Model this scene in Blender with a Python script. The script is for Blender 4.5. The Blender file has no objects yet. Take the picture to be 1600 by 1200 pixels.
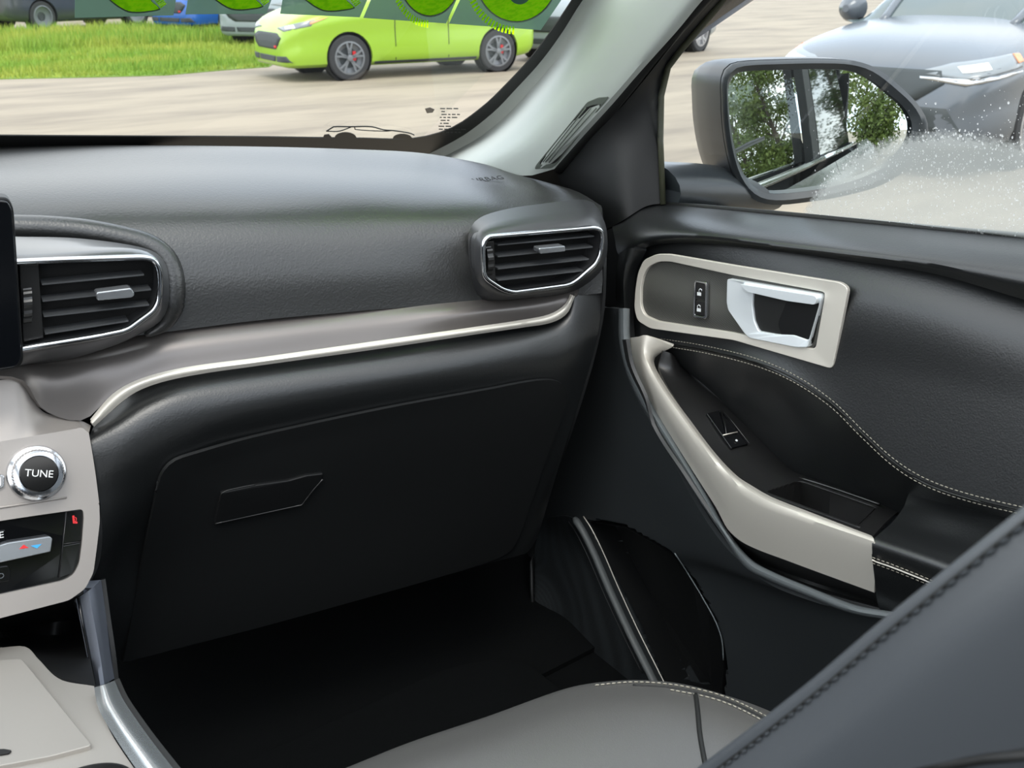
import bpy, bmesh, math, random
import numpy as np
from mathutils import Vector, Matrix
from mathutils.bvhtree import BVHTree
random.seed(3); np.random.seed(3)
sc = bpy.context.scene
COL = sc.collection

# ------------------------------------------------------------------ camera
FPX = 1600.0
CAM = Vector((-.18, 0, 1.42))
PSI, PIT = math.radians(38), math.radians(22.2)
CF = Vector((math.sin(PSI)*math.cos(PIT), math.cos(PSI)*math.cos(PIT), -math.sin(PIT)))
CR = Vector((math.cos(PSI), -math.sin(PSI), 0))
CU = CR.cross(CF)
cd = bpy.data.cameras.new('camera'); cam = bpy.data.objects.new('camera', cd); COL.objects.link(cam)
cd.sensor_width = 36; cd.lens = 36*FPX/1600; cd.clip_start = .02; cd.clip_end = 500
cam.matrix_world = Matrix.Translation(CAM) @ Matrix((CR, CU, -CF)).transposed().to_4x4()
sc.camera = cam
cd.dof.use_dof = True; cd.dof.focus_distance = 1.15; cd.dof.aperture_fstop = 18

# ------------------------------------------------------------------ world and light
w = bpy.data.worlds.new('sky'); sc.world = w; w.use_nodes = True
nt = w.node_tree; nt.nodes.clear()
N = nt.nodes.new; L = nt.links.new
o_ = N('ShaderNodeOutputWorld'); bg = N('ShaderNodeBackground'); L(bg.outputs[0], o_.inputs[0])
tc = N('ShaderNodeTexCoord'); mp = N('ShaderNodeMapping'); mp.inputs['Scale'].default_value = (1, 1, 2.4)
L(tc.outputs['Generated'], mp.inputs[0])
nz = N('ShaderNodeTexNoise'); nz.inputs['Scale'].default_value = 2.2; nz.inputs['Detail'].default_value = 6
L(mp.outputs[0], nz.inputs[0])
rp = N('ShaderNodeValToRGB'); rp.color_ramp.elements[0].position = .38; rp.color_ramp.elements[1].position = .62
rp.color_ramp.elements[0].color = (.70, .80, .93, 1); rp.color_ramp.elements[1].color = (.98, .98, .97, 1)
L(nz.outputs['Fac'], rp.inputs[0]); L(rp.outputs[0], bg.inputs[0]); bg.inputs[1].default_value = 2.8
sd = bpy.data.lights.new('sun', 'SUN'); sun = bpy.data.objects.new('sun', sd); COL.objects.link(sun)
sd.energy = 1.6; sd.angle = math.radians(25); sd.color = (1, .95, .87)
sun.rotation_euler = (math.radians(28), math.radians(-14), 0)

sc.view_settings.view_transform = 'Standard'; sc.view_settings.look = 'None'
sc.view_settings.gamma = 1; sc.view_settings.use_curve_mapping = False
sc.view_settings.exposure = 0.0

# ------------------------------------------------------------------ helpers
def ray(px, py): return CF + CR*((px-800)/FPX) - CU*((py-600)/FPX)
def P(px, py, pt, n):
    d = ray(px, py); n = Vector(n); return CAM + d*((Vector(pt)-CAM).dot(n)/d.dot(n))
def X(px, py, v): d = ray(px, py); return CAM + d*((v-CAM.x)/d.x)
def Z(px, py, v): d = ray(px, py); return CAM + d*((v-CAM.z)/d.z)
DN = Vector((.16, 1, 0))
def D(px, py, o=0): d = ray(px, py); return CAM + d*((1+o-DN.dot(CAM))/DN.dot(d))
WSP, WSN = Vector((0, 1.5, 1.145)), Vector((0, .5, .866))        # windscreen plane
def WS(px, py, l=0): return P(px, py, WSP - WSN*l, WSN)
DGP, DGN = Vector((.80, 0, 1.15)), Vector((1, 0, .22)).normalized()  # door glass plane
def DG(px, py, l=0): return P(px, py, DGP - DGN*l, DGN)

def lin(c): return tuple(((v/255)/12.92 if v/255 <= .04045 else ((v/255+.055)/1.055)**2.4) for v in c)
MATS = {}
def mat(name, rgb, rough=.5, metal=0., spec=.5, bump=None, coat=0., noise=None, emit=0., sheen=0., croug=.1):
    """bump = (kind, scale, strength, distance); noise = (scale, other colour, lo, hi)"""
    m = bpy.data.materials.new(name); m.use_nodes = True; t = m.node_tree
    b = t.nodes['Principled BSDF']; c = lin(rgb) + (1,)
    b.inputs['Base Color'].default_value = c; b.inputs['Roughness'].default_value = rough
    b.inputs['Metallic'].default_value = metal; b.inputs['Specular IOR Level'].default_value = spec
    b.inputs['Coat Weight'].default_value = coat; b.inputs['Coat Roughness'].default_value = croug
    b.inputs['Sheen Weight'].default_value = sheen
    if emit:
        b.inputs['Emission Color'].default_value = c; b.inputs['Emission Strength'].default_value = emit
    if bump or noise:
        tcn = t.nodes.new('ShaderNodeTexCoord')
    if bump:
        k, s, st, di = bump
        if k == 'leather':
            v = t.nodes.new('ShaderNodeTexVoronoi'); v.inputs['Scale'].default_value = s
            v.feature = 'SMOOTH_F1'; out = v.outputs['Distance']
            nn = t.nodes.new('ShaderNodeTexNoise'); nn.inputs['Scale'].default_value = s*.5
            mx = t.nodes.new('ShaderNodeMath'); mx.operation = 'ADD'
            t.links.new(tcn.outputs['Object'], nn.inputs[0]); t.links.new(nn.outputs['Fac'], mx.inputs[1])
            t.links.new(tcn.outputs['Object'], v.inputs['Vector']); t.links.new(out, mx.inputs[0]); out = mx.outputs[0]
        elif k == 'noise':
            v = t.nodes.new('ShaderNodeTexNoise'); v.inputs['Scale'].default_value = s; v.inputs['Detail'].default_value = 4
            t.links.new(tcn.outputs['Object'], v.inputs['Vector']); out = v.outputs['Fac']
        elif k == 'brush':
            mpn = t.nodes.new('ShaderNodeMapping'); mpn.inputs['Scale'].default_value = (1, 1, 60)
            v = t.nodes.new('ShaderNodeTexNoise'); v.inputs['Scale'].default_value = s
            t.links.new(tcn.outputs['Object'], mpn.inputs[0]); t.links.new(mpn.outputs[0], v.inputs['Vector']); out = v.outputs['Fac']
        elif k == 'mesh':
            v = t.nodes.new('ShaderNodeTexVoronoi'); v.inputs['Scale'].default_value = s; v.inputs['Randomness'].default_value = 0
            mpn = t.nodes.new('ShaderNodeMapping'); mpn.inputs['Rotation'].default_value = (.7, 0, 0)
            t.links.new(tcn.outputs['Object'], mpn.inputs[0]); t.links.new(mpn.outputs[0], v.inputs['Vector']); out = v.outputs['Distance']
            mr = t.nodes.new('ShaderNodeMapRange'); mr.inputs[1].default_value = .25; mr.inputs[2].default_value = .45
            t.links.new(out, mr.inputs[0])
            mc = t.nodes.new('ShaderNodeMix'); mc.data_type = 'RGBA'; mc.inputs[6].default_value = (.002, .002, .002, 1)
            mc.inputs[7].default_value = c; t.links.new(mr.outputs[0], mc.inputs[0]); t.links.new(mc.outputs[2], b.inputs['Base Color'])
        bp = t.nodes.new('ShaderNodeBump'); bp.inputs['Strength'].default_value = st; bp.inputs['Distance'].default_value = di
        t.links.new(out, bp.inputs['Height']); t.links.new(bp.outputs[0], b.inputs['Normal'])
    if noise:
        s, c2, lo, hi = noise
        v = t.nodes.new('ShaderNodeTexNoise'); v.inputs['Scale'].default_value = s; v.inputs['Detail'].default_value = 8
        t.links.new(tcn.outputs['Object'], v.inputs['Vector'])
        r = t.nodes.new('ShaderNodeValToRGB'); r.color_ramp.elements[0].position = lo; r.color_ramp.elements[1].position = hi
        r.color_ramp.elements[0].color = c; r.color_ramp.elements[1].color = lin(c2)+(1,)
        t.links.new(v.outputs['Fac'], r.inputs[0]); t.links.new(r.outputs[0], b.inputs['Base Color'])
    MATS[name] = m; return m

def clear_glass(name, tint, refl=.5, rough=0.0, mx=.9):
    m = bpy.data.materials.new(name); m.use_nodes = True; t = m.node_tree; t.nodes.clear()
    o = t.nodes.new('ShaderNodeOutputMaterial'); mix = t.nodes.new('ShaderNodeMixShader')
    tr = t.nodes.new('ShaderNodeBsdfTransparent'); tr.inputs[0].default_value = tint+(1,)
    gl = t.nodes.new('ShaderNodeBsdfGlossy'); gl.inputs['Roughness'].default_value = rough
    fr = t.nodes.new('ShaderNodeFresnel'); fr.inputs[0].default_value = 1.45
    ml = t.nodes.new('ShaderNodeMath'); ml.operation = 'MULTIPLY'; ml.inputs[1].default_value = refl
    t.links.new(fr.outputs[0], ml.inputs[0]); t.links.new(ml.outputs[0], mix.inputs[0])
    t.links.new(tr.outputs[0], mix.inputs[1]); t.links.new(gl.outputs[0], mix.inputs[2]); t.links.new(mix.outputs[0], o.inputs[0])
    return m

def crn(pts, n, closed=False):
    """centripetal-ish Catmull-Rom resample to n points by arc length"""
    P_ = [Vector(p) for p in pts]
    if len(P_) == 1: return [P_[0].copy() for _ in range(n)]
    m = len(P_); segs = m if closed else m-1; dense = []
    for i in range(segs):
        p1 = P_[i]; p2 = P_[(i+1) % m]
        p0 = P_[(i-1) % m] if (closed or i > 0) else p1*2-p2
        p3 = P_[(i+2) % m] if (closed or i+2 < m) else p2*2-p1
        d = (p2-p1).length
        a = (p2-p0)*(d/max(1e-9, (p1-p0).length+d)); b = (p3-p1)*(d/max(1e-9, (p3-p2).length+d))
        for k in range(12):
            t = k/12; t2 = t*t; t3 = t2*t
            dense.append(p1*(2*t3-3*t2+1)+a*(t3-2*t2+t)+p2*(-2*t3+3*t2)+b*(t3-t2))
    dense.append((P_[0] if closed else P_[-1]).copy())
    s = [0]
    for i in range(1, len(dense)): s.append(s[-1]+(dense[i]-dense[i-1]).length)
    out = []; j = 0; cnt = n if closed else n-1
    for k in range(n):
        q = s[-1]*k/cnt
        while j < len(s)-2 and s[j+1] < q: j += 1
        u = (q-s[j])/max(1e-12, s[j+1]-s[j]); out.append(dense[j].lerp(dense[j+1], min(1, max(0, u))))
    return out

def round2(pts, r, k=3):
    """round the corners of a closed polygon by cutting at distance r"""
    out = []; n = len(pts); pts = [Vector(p) for p in pts]
    for i in range(n):
        a, b, c = pts[i-1], pts[i], pts[(i+1) % n]
        ra = min(r, (a-b).length*.45); rc = min(r, (c-b).length*.45)
        p, q = b+(a-b).normalized()*ra, b+(c-b).normalized()*rc
        for j in range(k+1):
            t = j/k; out.append(p*(1-t)**2+b*2*t*(1-t)+q*t*t)
    return out

GEO = {}
def wl(o):
    v = Vector((0, 0, 0))
    while o: v += o.location; o = o.parent
    return v
def mk(name, verts, faces, m, parent=None, smooth=True, bevel=0, sharp=None, M=None):
    verts = [Vector(v) for v in verts]
    me = bpy.data.meshes.new(name)
    if parent is None:
        o0 = sum(verts, Vector())/len(verts); loc = o0
    else: loc = Vector((0, 0, 0)); o0 = wl(parent)
    me.from_pydata([tuple(v-o0) for v in verts], [], faces); me.update()
    me.materials.append(m)
    if smooth: me.polygons.foreach_set('use_smooth', [True]*len(me.polygons))
    if sharp: me.set_sharp_from_angle(angle=math.radians(sharp))
    o = bpy.data.objects.new(name, me); COL.objects.link(o); o.location = loc
    if parent: o.parent = parent
    if bevel:
        b = o.modifiers.new('bevel', 'BEVEL'); b.width = bevel; b.segments = 3; b.limit_method = 'ANGLE'; b.angle_limit = math.radians(35)
        me.polygons.foreach_set('use_smooth', [False]*len(me.polygons))
    GEO[o.name] = (verts, faces)
    return o
BV = {}
def bvh(objs):
    key = tuple(o.name for o in objs)
    if key not in BV:
        V = []; Fc = []
        for o in objs:
            v, f = GEO[o.name]; b = len(V); V += v; Fc += [[i+b for i in q] for q in f]
        BV[key] = BVHTree.FromPolygons(V, Fc)
    return BV[key]
def on(objs, px, py, lift=.001, fb=None):
    if not isinstance(objs, (list, tuple)): objs = [objs]
    d = ray(px, py).normalized(); h = bvh(objs).ray_cast(CAM, d)
    if h[0] is None: return fb(px, py) if fb else None
    n = h[1]
    if n.dot(d) > 0: n = -n
    return h[0] + n*lift*.7 - d*lift*.3
def onl(objs, pts, lift=.001, sub=8, fb=None):
    """lay a pixel polyline (smoothed) on surfaces"""
    q = crn([(x, y, 0) for x, y in pts], (len(pts)-1)*sub+1)
    r = [on(objs, p.x, p.y, lift, fb) for p in q]
    return [p for p in r if p is not None]
def tag(o, label=None, cat=None, group=None, kind=None):
    if label: o['label'] = label
    if cat: o['category'] = cat
    if group: o['group'] = group
    if kind: o['kind'] = kind
    return o
def root(name, loc, label, cat, group=None):
    o = bpy.data.objects.new(name, None); COL.objects.link(o); o.location = loc
    o.empty_display_size = .05
    return tag(o, label, cat, group)

def grid(rows, nu, nv, dense_rows=False):
    R_ = [crn(r, nu) for r in rows]
    cols = [crn([r[i] for r in R_], nv) for i in range(nu)]
    return [[cols[i][j] for i in range(nu)] for j in range(nv)]
def patch(name, rows, m, parent=None, nu=40, nv=24, t=.006, raw=False):
    g = rows if raw else grid(rows, nu, nv)
    nv = len(g); nu = len(g[0])
    nr = [[None]*nu for _ in range(nv)]
    acc = 0
    for j in range(nv):
        for i in range(nu):
            a = g[j][min(i+1, nu-1)]-g[j][max(i-1, 0)]; b = g[min(j+1, nv-1)][i]-g[max(j-1, 0)][i]
            n = a.cross(b)
            if n.length > 1e-12: n.normalize()
            nr[j][i] = n; acc += n.dot(CAM-g[j][i])
    s = 1 if acc > 0 else -1
    V = [p for r in g for p in r]; F_ = []
    for j in range(nv-1):
        for i in range(nu-1):
            q = [j*nu+i, j*nu+i+1, (j+1)*nu+i+1, (j+1)*nu+i]
            F_.append(q if s > 0 else q[::-1])
    front = list(F_)
    if t:
        B = len(V)
        V = V+[g[j][i]-nr[j][i]*s*t for j in range(nv) for i in range(nu)]
        F_ += [[x+B for x in f[::-1]] for f in front]
        bd = [i for i in range(nu)]+[j*nu+nu-1 for j in range(1, nv)]+[(nv-1)*nu+i for i in range(nu-2, -1, -1)]+[j*nu for j in range(nv-2, 0, -1)]
        for k in range(len(bd)):
            a, b = bd[k], bd[(k+1) % len(bd)]
            q = [a, a+B, b+B, b]; F_.append(q if s > 0 else q[::-1])
    return mk(name, V, F_, m, parent, sharp=50)
def nrm_of(pts):
    n = Vector(); c = sum(pts, Vector())/len(pts)
    for i in range(len(pts)): n += (pts[i]-c).cross(pts[(i+1) % len(pts)]-c)
    n.normalize(); return n if n.dot(CAM-c) > 0 else -n
def plate(name, pts, t, m, parent=None, bevel=.001, n=None):
    n = n or nrm_of(pts); k = len(pts)
    c = sum(pts, Vector())/k; nn = Vector()
    for i in range(k): nn += (pts[i]-c).cross(pts[(i+1) % k]-c)
    if nn.dot(n) < 0: pts = pts[::-1]
    V = list(pts)+[p-n*t for p in pts]
    F_ = [list(range(k)), list(range(2*k-1, k-1, -1))]+[[i, i+k, (i+1) % k+k, (i+1) % k] for i in range(k)]
    return mk(name, V, F_, m, parent, bevel=bevel, smooth=False)
def ringplate(name, a, b, t, m, parent=None, bevel=.001, n=None, t2=None):
    """a outer, b inner loops with equal counts"""
    n = n or nrm_of(a); k = len(a); t2 = t if t2 is None else t2
    c = sum(a, Vector())/k; nn = Vector()
    for i in range(k): nn += (a[i]-c).cross(a[(i+1) % k]-c)
    if nn.dot(n) < 0: a = a[::-1]; b = b[::-1]
    V = list(a)+list(b)+[p-n*t for p in a]+[p-n*t2 for p in b]; F_ = []
    for i in range(k):
        j = (i+1) % k
        F_ += [[i, j, k+j, k+i], [2*k+i, 2*k+j, j, i], [k+i, k+j, 3*k+j, 3*k+i], [3*k+i, 3*k+j, 2*k+j, 2*k+i]]
    return mk(name, V, F_, m, parent, bevel=bevel, smooth=not bevel, sharp=None if bevel else 40)
def tube(name, pts, r, m, parent=None, closed=False, seg=8, flat=1., up=None):
    k = len(pts); V = []; F_ = []
    up = up or Vector((.3, .2, .93))
    for i in range(k):
        a = pts[(i-1) % k] if (closed or i > 0) else pts[i]; b = pts[(i+1) % k] if (closed or i < k-1) else pts[i]
        t = (b-a).normalized(); s = t.cross(up)
        if s.length < 1e-5: s = t.cross(Vector((1, 0, 0)))
        s.normalize(); u = s.cross(t); rr = r[i] if isinstance(r, (list, tuple)) else r
        for q in range(seg):
            an = 2*math.pi*q/seg; V.append(pts[i]+s*(math.cos(an)*rr)+u*(math.sin(an)*rr*flat))
    for i in range(k if closed else k-1):
        for q in range(seg):
            F_.append([i*seg+q, i*seg+(q+1) % seg, ((i+1) % k)*seg+(q+1) % seg, ((i+1) % k)*seg+q])
    if not closed: F_ += [list(range(seg))[::-1], [(k-1)*seg+q for q in range(seg)]]
    return mk(name, V, F_, m, parent)
def stitches(name, pts, m, parent, sp=.005, ln=.0033, r=.0006):
    s = [0]
    for i in range(1, len(pts)): s.append(s[-1]+(pts[i]-pts[i-1]).length)
    V = []; F_ = []; q = 0; j = 0
    def at(q):
        j = 0
        while j < len(s)-2 and s[j+1] < q: j += 1
        return pts[j].lerp(pts[j+1], (q-s[j])/max(1e-9, s[j+1]-s[j]))
    while q+ln < s[-1]:
        a, b = at(q), at(q+ln); t = (b-a).normalized(); u = t.cross(CAM-a).normalized(); w_ = u.cross(t)
        B = len(V)
        for p, k in ((a, .6), ((a+b)/2, 1.), (b, .6)):
            for cu, cw in ((1, 0), (0, 1), (-1, 0), (0, -1)): V.append(p+(u*cu+w_*cw)*r*k)
        for z in (0, 4):
            for e in range(4): F_.append([B+z+e, B+z+(e+1) % 4, B+z+4+(e+1) % 4, B+z+4+e])
        F_ += [[B+3, B+2, B+1, B], [B+8, B+9, B+10, B+11]]
        q += sp
    o = mk(name, V, F_, m, parent); o['kind'] = 'stuff'; return o
def boxm(name, lo, hi, m, parent=None, bevel=0):
    a, b = Vector(lo), Vector(hi)
    V = [Vector((x, y, z)) for x in (a.x, b.x) for y in (a.y, b.y) for z in (a.z, b.z)]
    F_ = [[0, 1, 3, 2], [4, 6, 7, 5], [0, 4, 5, 1], [2, 3, 7, 6], [0, 2, 6, 4], [1, 5, 7, 3]]
    return mk(name, V, F_, m, parent, smooth=False, bevel=bevel)
def frame_of(c, n, upish):
    n = n.normalized(); u = upish.cross(n).normalized(); v = n.cross(u)
    return u, v, n
def lathe(name, c, n, prof, m, parent=None, seg=40, knurl=0, kr=(0, 0), sx=1):
    """prof = list of (radius, height along n)"""
    u, v, n = frame_of(c, n, Vector((0, 0, 1))); V = []; F_ = []
    for pi_, (r, h) in enumerate(prof):
        for i in range(seg):
            a = 2*math.pi*i/seg; rr = r
            if knurl and kr[0] <= pi_ <= kr[1] and i % 2: rr *= 1-knurl
            V.append(c+(u*math.cos(a)+v*math.sin(a))*rr+n*h)
    for j in range(len(prof)-1):
        for i in range(seg): F_.append([j*seg+i, j*seg+(i+1) % seg, (j+1)*seg+(i+1) % seg, (j+1)*seg+i])
    F_ += [list(range(seg))[::-1], [(len(prof)-1)*seg+i for i in range(seg)]]
    return mk(name, V, F_, m, parent, sharp=35)
def text(name, s, c, u, v, size, m, parent, lift=.0004, align='CENTER', ext=.0002):
    """flat lettering: u = reading direction, v = up"""
    cu = bpy.data.curves.new('t', 'FONT'); cu.body = s; cu.size = size; cu.align_x = align; cu.align_y = 'CENTER'
    cu.extrude = ext; cu.resolution_u = 3
    o = bpy.data.objects.new('t', cu); COL.objects.link(o)
    dg = bpy.context.evaluated_depsgraph_get(); me = o.evaluated_get(dg).to_mesh()
    u = u.normalized(); n = u.cross(v).normalized(); v = n.cross(u)
    if False: pass
    V = [c+u*q.co.x+v*q.co.y+n*(q.co.z+lift) for q in me.vertices]; F_ = [list(p.vertices) for p in me.polygons]
    o.evaluated_get(dg).to_mesh_clear(); bpy.data.objects.remove(o); bpy.data.curves.remove(cu)
    return mk(name, V, F_, m, parent, smooth=False)

def topx(p):
    v = p-CAM; z = v.dot(CF); return 800+FPX*v.dot(CR)/z, 600-FPX*v.dot(CU)/z
def inpoly(x, y, poly):
    c = False; n = len(poly)
    for i in range(n):
        (x1, y1), (x2, y2) = poly[i], poly[i-1]
        if (y1 > y) != (y2 > y) and x < (x2-x1)*(y-y1)/(y2-y1)+x1: c = not c
    return c
def dent(o, poly, vec, wall=None, par=None, inset=2.5):
    if wall:
        dp = [(poly[i][0]+(poly[(i+1) % len(poly)][0]-poly[i][0])*q/5, poly[i][1]+(poly[(i+1) % len(poly)][1]-poly[i][1])*q/5) for i in range(len(poly)) for q in range(5)]
        cx = sum(p[0] for p in dp)/len(dp); cy = sum(p[1] for p in dp)/len(dp)
        def ins(p, d): L_ = math.hypot(p[0]-cx, p[1]-cy); return p[0]-(p[0]-cx)/L_*d, p[1]-(p[1]-cy)/L_*d
        rim = [on(o, *ins(p, inset), 0) for p in dp]; rim = [r for r in rim if r is not None]
        if len(rim) > 4:
            k = len(rim); vv = rim+[r+Vector(vec) for r in rim]
            mk('pocket_wall', vv, [[i, (i+1) % k, k+(i+1) % k, k+i] for i in range(k)]+[[k+i for i in range(k)]], wall, par, smooth=False)
    V, F_ = GEO[o.name]; vec = Vector(vec)
    for i, p in enumerate(V):
        x, y = topx(p)
        if inpoly(x, y, poly): V[i] = p+vec; o.data.vertices[i].co += vec
    o.data.update(); o.data.set_sharp_from_angle(angle=math.radians(35))

# ------------------------------------------------------------------ materials
leather = mat('black_leather', (19, 21, 22), .38, spec=.9, bump=('leather', 620, .2, .0005))
padm = mat('soft_dash_vinyl', (33, 34, 34), .37, spec=1.0, bump=('leather', 480, .28, .0006))
lowm = mat('door_lower_plastic', (44, 48, 50), .6, spec=.5, bump=('noise', 1500, .2, .0003))
slatm = mat('slat_plastic', (66, 68, 70), .4, spec=.8)
plast = mat('dark_plastic', (12, 14, 15), .5, spec=.6, bump=('noise', 1500, .2, .0003))
plasts = mat('smooth_dark_plastic', (27, 27, 27), .33, spec=.8)
blackp = mat('black_plastic', (14, 15, 16), .5, spec=.35)
glossb = mat('gloss_black', (8, 9, 11), .08, spec=.6)
screenm = mat('screen_glass', (10, 12, 15), .12, spec=.5)
chrome = mat('satin_chrome', (205, 208, 212), .14, metal=1)
togm = mat('toggle_metal', (176, 180, 184), .25, metal=.8)
brchrome = mat('pale_chrome', (232, 238, 241), .35, metal=.4)
silver = mat('satin_silver_trim', (222, 217, 206), .36, metal=.35, spec=.5, bump=('brush', 300, .03, .0003))
satin = mat('grey_brown_satin', (122, 117, 114), .33, metal=.6)
stacks = mat('warm_silver_panel', (164, 158, 153), .4, metal=.4)
bluegrey = mat('blue_grey_metal', (128, 134, 146), .42, metal=.6)
thread = mat('pale_thread', (158, 154, 140), .8)
dthread = mat('grey_thread', (90, 96, 100), .8)
pillarm = mat('grey_fabric_trim', (166, 172, 168), .75, spec=.3, bump=('noise', 1800, .2, .0003))
pillard = mat('pillar_grille', (84, 90, 84), .7)
carpet = mat('dark_carpet', (10, 12, 13), .95, spec=.1, bump=('noise', 900, .6, .002))
shell = mat('cabin_trim', (26, 27, 28), .8)
headl = mat('headliner_cloth', (150, 150, 146), .9)
meshm = mat('speaker_mesh', (40, 44, 46), .55, bump=('mesh', 420, .5, .0006))
insertm = mat('woven_insert', (84, 84, 80), .5, bump=('mesh', 560, .5, .0004), spec=.5)
seatm = mat('seat_leather', (78, 77, 75), .40, spec=.9, bump=('leather', 1100, .18, .0004))
seatside = mat('seat_side_vinyl', (68, 72, 76), .34, spec=1.0, bump=('leather', 1100, .08, .0003))
white = mat('white_print', (225, 228, 228), .6)
redp = mat('red_print', (214, 40, 44), .5)
bluep = mat('blue_print', (60, 160, 225), .5)
cowlm = mat('vent_cowl_plastic', (58, 59, 61), .30, spec=1.0, coat=.3)
cowld = mat('dimmed_vent_plastic', (40, 41, 43), .42, spec=.9)  # darker copy of the centre cowl plastic, toned to show less sky sheen
ledgem = mat('door_shelf_plastic', (44, 45, 45), .5, spec=.7)
railm = mat('rail_chrome', (222, 228, 230), .22, metal=.85)
rubber = mat('black_rubber', (15, 16, 15), .6)
# ================================================================== cabin shell (setting)
def struct(o): o['kind'] = 'structure'; return o
struct(boxm('floor', (-.80, -1.6, .40), (.86, 1.45, .44), carpet))
struct(boxm('wall_left', (-.86, -1.6, .44), (-.80, 1.35, 1.12), shell))
struct(boxm('wall_back', (-.80, -1.66, .44), (.86, -1.60, 1.10), shell))
struct(boxm('wall_front', (-.80, 1.36, .44), (.80, 1.40, 1.08), blackp))
# roof out of view, opening over the seats widened to let more skylight in
rl = [Vector((-.66, .30, 1.70)), Vector((.66, .30, 1.70)), Vector((.66, -1.6, 1.72)), Vector((-.66, -1.6, 1.72))]
rh = [Vector((-.54, .24, 1.70)), Vector((.54, .24, 1.70)), Vector((.54, -1.30, 1.715)), Vector((-.54, -1.30, 1.715))]
struct(ringplate('ceiling', rl, rh, .03, headl, bevel=0, n=Vector((0, 0, -1))))

struct(mk('wall_right', [Vector((.80+e, y, z)) for e in (0, .03) for y, z in ((.98, .44), (1.42, .44), (1.42, 1.05), (1.30, 1.12), (1.2, 1.18), (1.03, 1.23), (.98, 1.12))], [list(range(7)), list(range(13, 6, -1))]+[[i, i+7, (i+1) % 7+7, (i+1) % 7] for i in range(7)], blackp, smooth=False))
# rear of the cabin: upper frame, window posts, bench back and headrests
struct(boxm('trim_1', (-.70, -1.66, 1.50), (.72, -1.60, 1.70), shell)); struct(boxm('trim_2', (-.80, -1.66, 1.10), (-.62, -1.60, 1.50), shell)); struct(boxm('trim_3', (.62, -1.66, 1.10), (.78, -1.60, 1.50), shell))
rear = root('rear_seat', Vector((0, -1.05, .45)), 'black rear bench seat with three headrests behind the front seats', 'seat')
boxm('seat_back', (-.62, -1.12, .70), (.62, -1.00, 1.15), leather, rear, bevel=.04); boxm('seat_cushion', (-.62, -1.0, .62), (.62, -.55, .78), leather, rear, bevel=.04)
for hx in (-.40, 0, .40): boxm('headrest', (hx-.12, -1.12, 1.17), (hx+.12, -1.03, 1.33), leather, rear, bevel=.03)
# ================================================================== windscreen
wsg = clear_glass('windscreen_glass', (.97, .985, .97), .45)
wx0, wx1 = -.86, .80
def wsp(x, z): return Vector((x, 1.5-(z-1.145)*.866/.5, z))
wo = [wsp(wx0, 1.10), wsp(wx1, 1.10), wsp(.70, 1.66), wsp(-.70, 1.66)]
ws = mk('window_1', wo, [[0, 1, 2, 3]], wsg, smooth=False); struct(ws)
# black ceramic border (frit) along the foot and up the right edge of the glass
fr_out = [(-140, 245), (0, 245), (200, 247), (400, 249), (560, 252), (668, 250), (722, 218), (772, 180), (808, 144), (846, 98), (880, 50), (912, 0), (955, -70)]
fr_in = [(-140, 211), (0, 212), (200, 213), (400, 214), (560, 216), (650, 216), (704, 201), (753, 168), (791, 132), (828, 92), (863, 46), (894, 0), (938, -70)]
a = crn([WS(x, y, .004) for x, y in fr_out], 60); b = crn([WS(x, y, .004) for x, y in fr_in], 60)
frit = patch('border_band', [a, b], rubber, ws, nu=60, nv=3, t=.0015)
# little printed car outline that stands on the border
def wline(nm, pts, r, m=rubber, sub=4):
    q = crn([(x, y, 0) for x, y in pts], (len(pts)-1)*sub+1)
    return tube(nm, [WS(p.x, p.y, .0045) for p in q], r, m, ws, seg=5)
cs = []
def printed(nm, pts): 
    p = plate(nm, [WS(x, y, .0045) for x, y in pts], .0008, rubber, ws, bevel=0); return p
for cx, cy, rx, ry in ((540, 216, 17, 9), (629, 217, 15, 7.5)):
    printed('printed_wheel', [(cx+rx*math.cos(t), cy-ry*math.sin(t)) for t in [math.pi*k/12 for k in range(13)]])
printed('printed_bumper', [(505, 215), (507, 211), (514, 210), (518, 214), (518, 216)])
wline('printed_outline', [(510, 205), (518, 200), (522, 198), (548, 198), (580, 198), (600, 203), (614, 204), (640, 208), (647, 211)], .0011)
wline('printed_outline', [(511, 205), (530, 205), (550, 198)], .0009)
wline('printed_outline', [(554, 199), (553, 202), (600, 205), (614, 204)], .0008)
# small maker's print in the corner of the glass
mk_r = random.Random(5)
for k in range(9):
    y = 169+k*4.6; x = 684+mk_r.random()*6; x1 = 690+mk_r.random()*28
    while x < x1+6:
        ww = 3+mk_r.random()*6
        q = plate('glass_print', [WS(x, y, .0042), WS(x+ww, y+.2, .0042), WS(x+ww, y+1.7, .0042), WS(x, y+1.5, .0042)], .0004, plasts, ws, bevel=0)
        x += ww+2.2
plate('glass_print', [WS(x, y, .0042) for x, y in ((664, 170), (672, 168), (679, 171), (676, 176), (667, 177))], .0004, plasts, ws, bevel=0)

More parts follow.
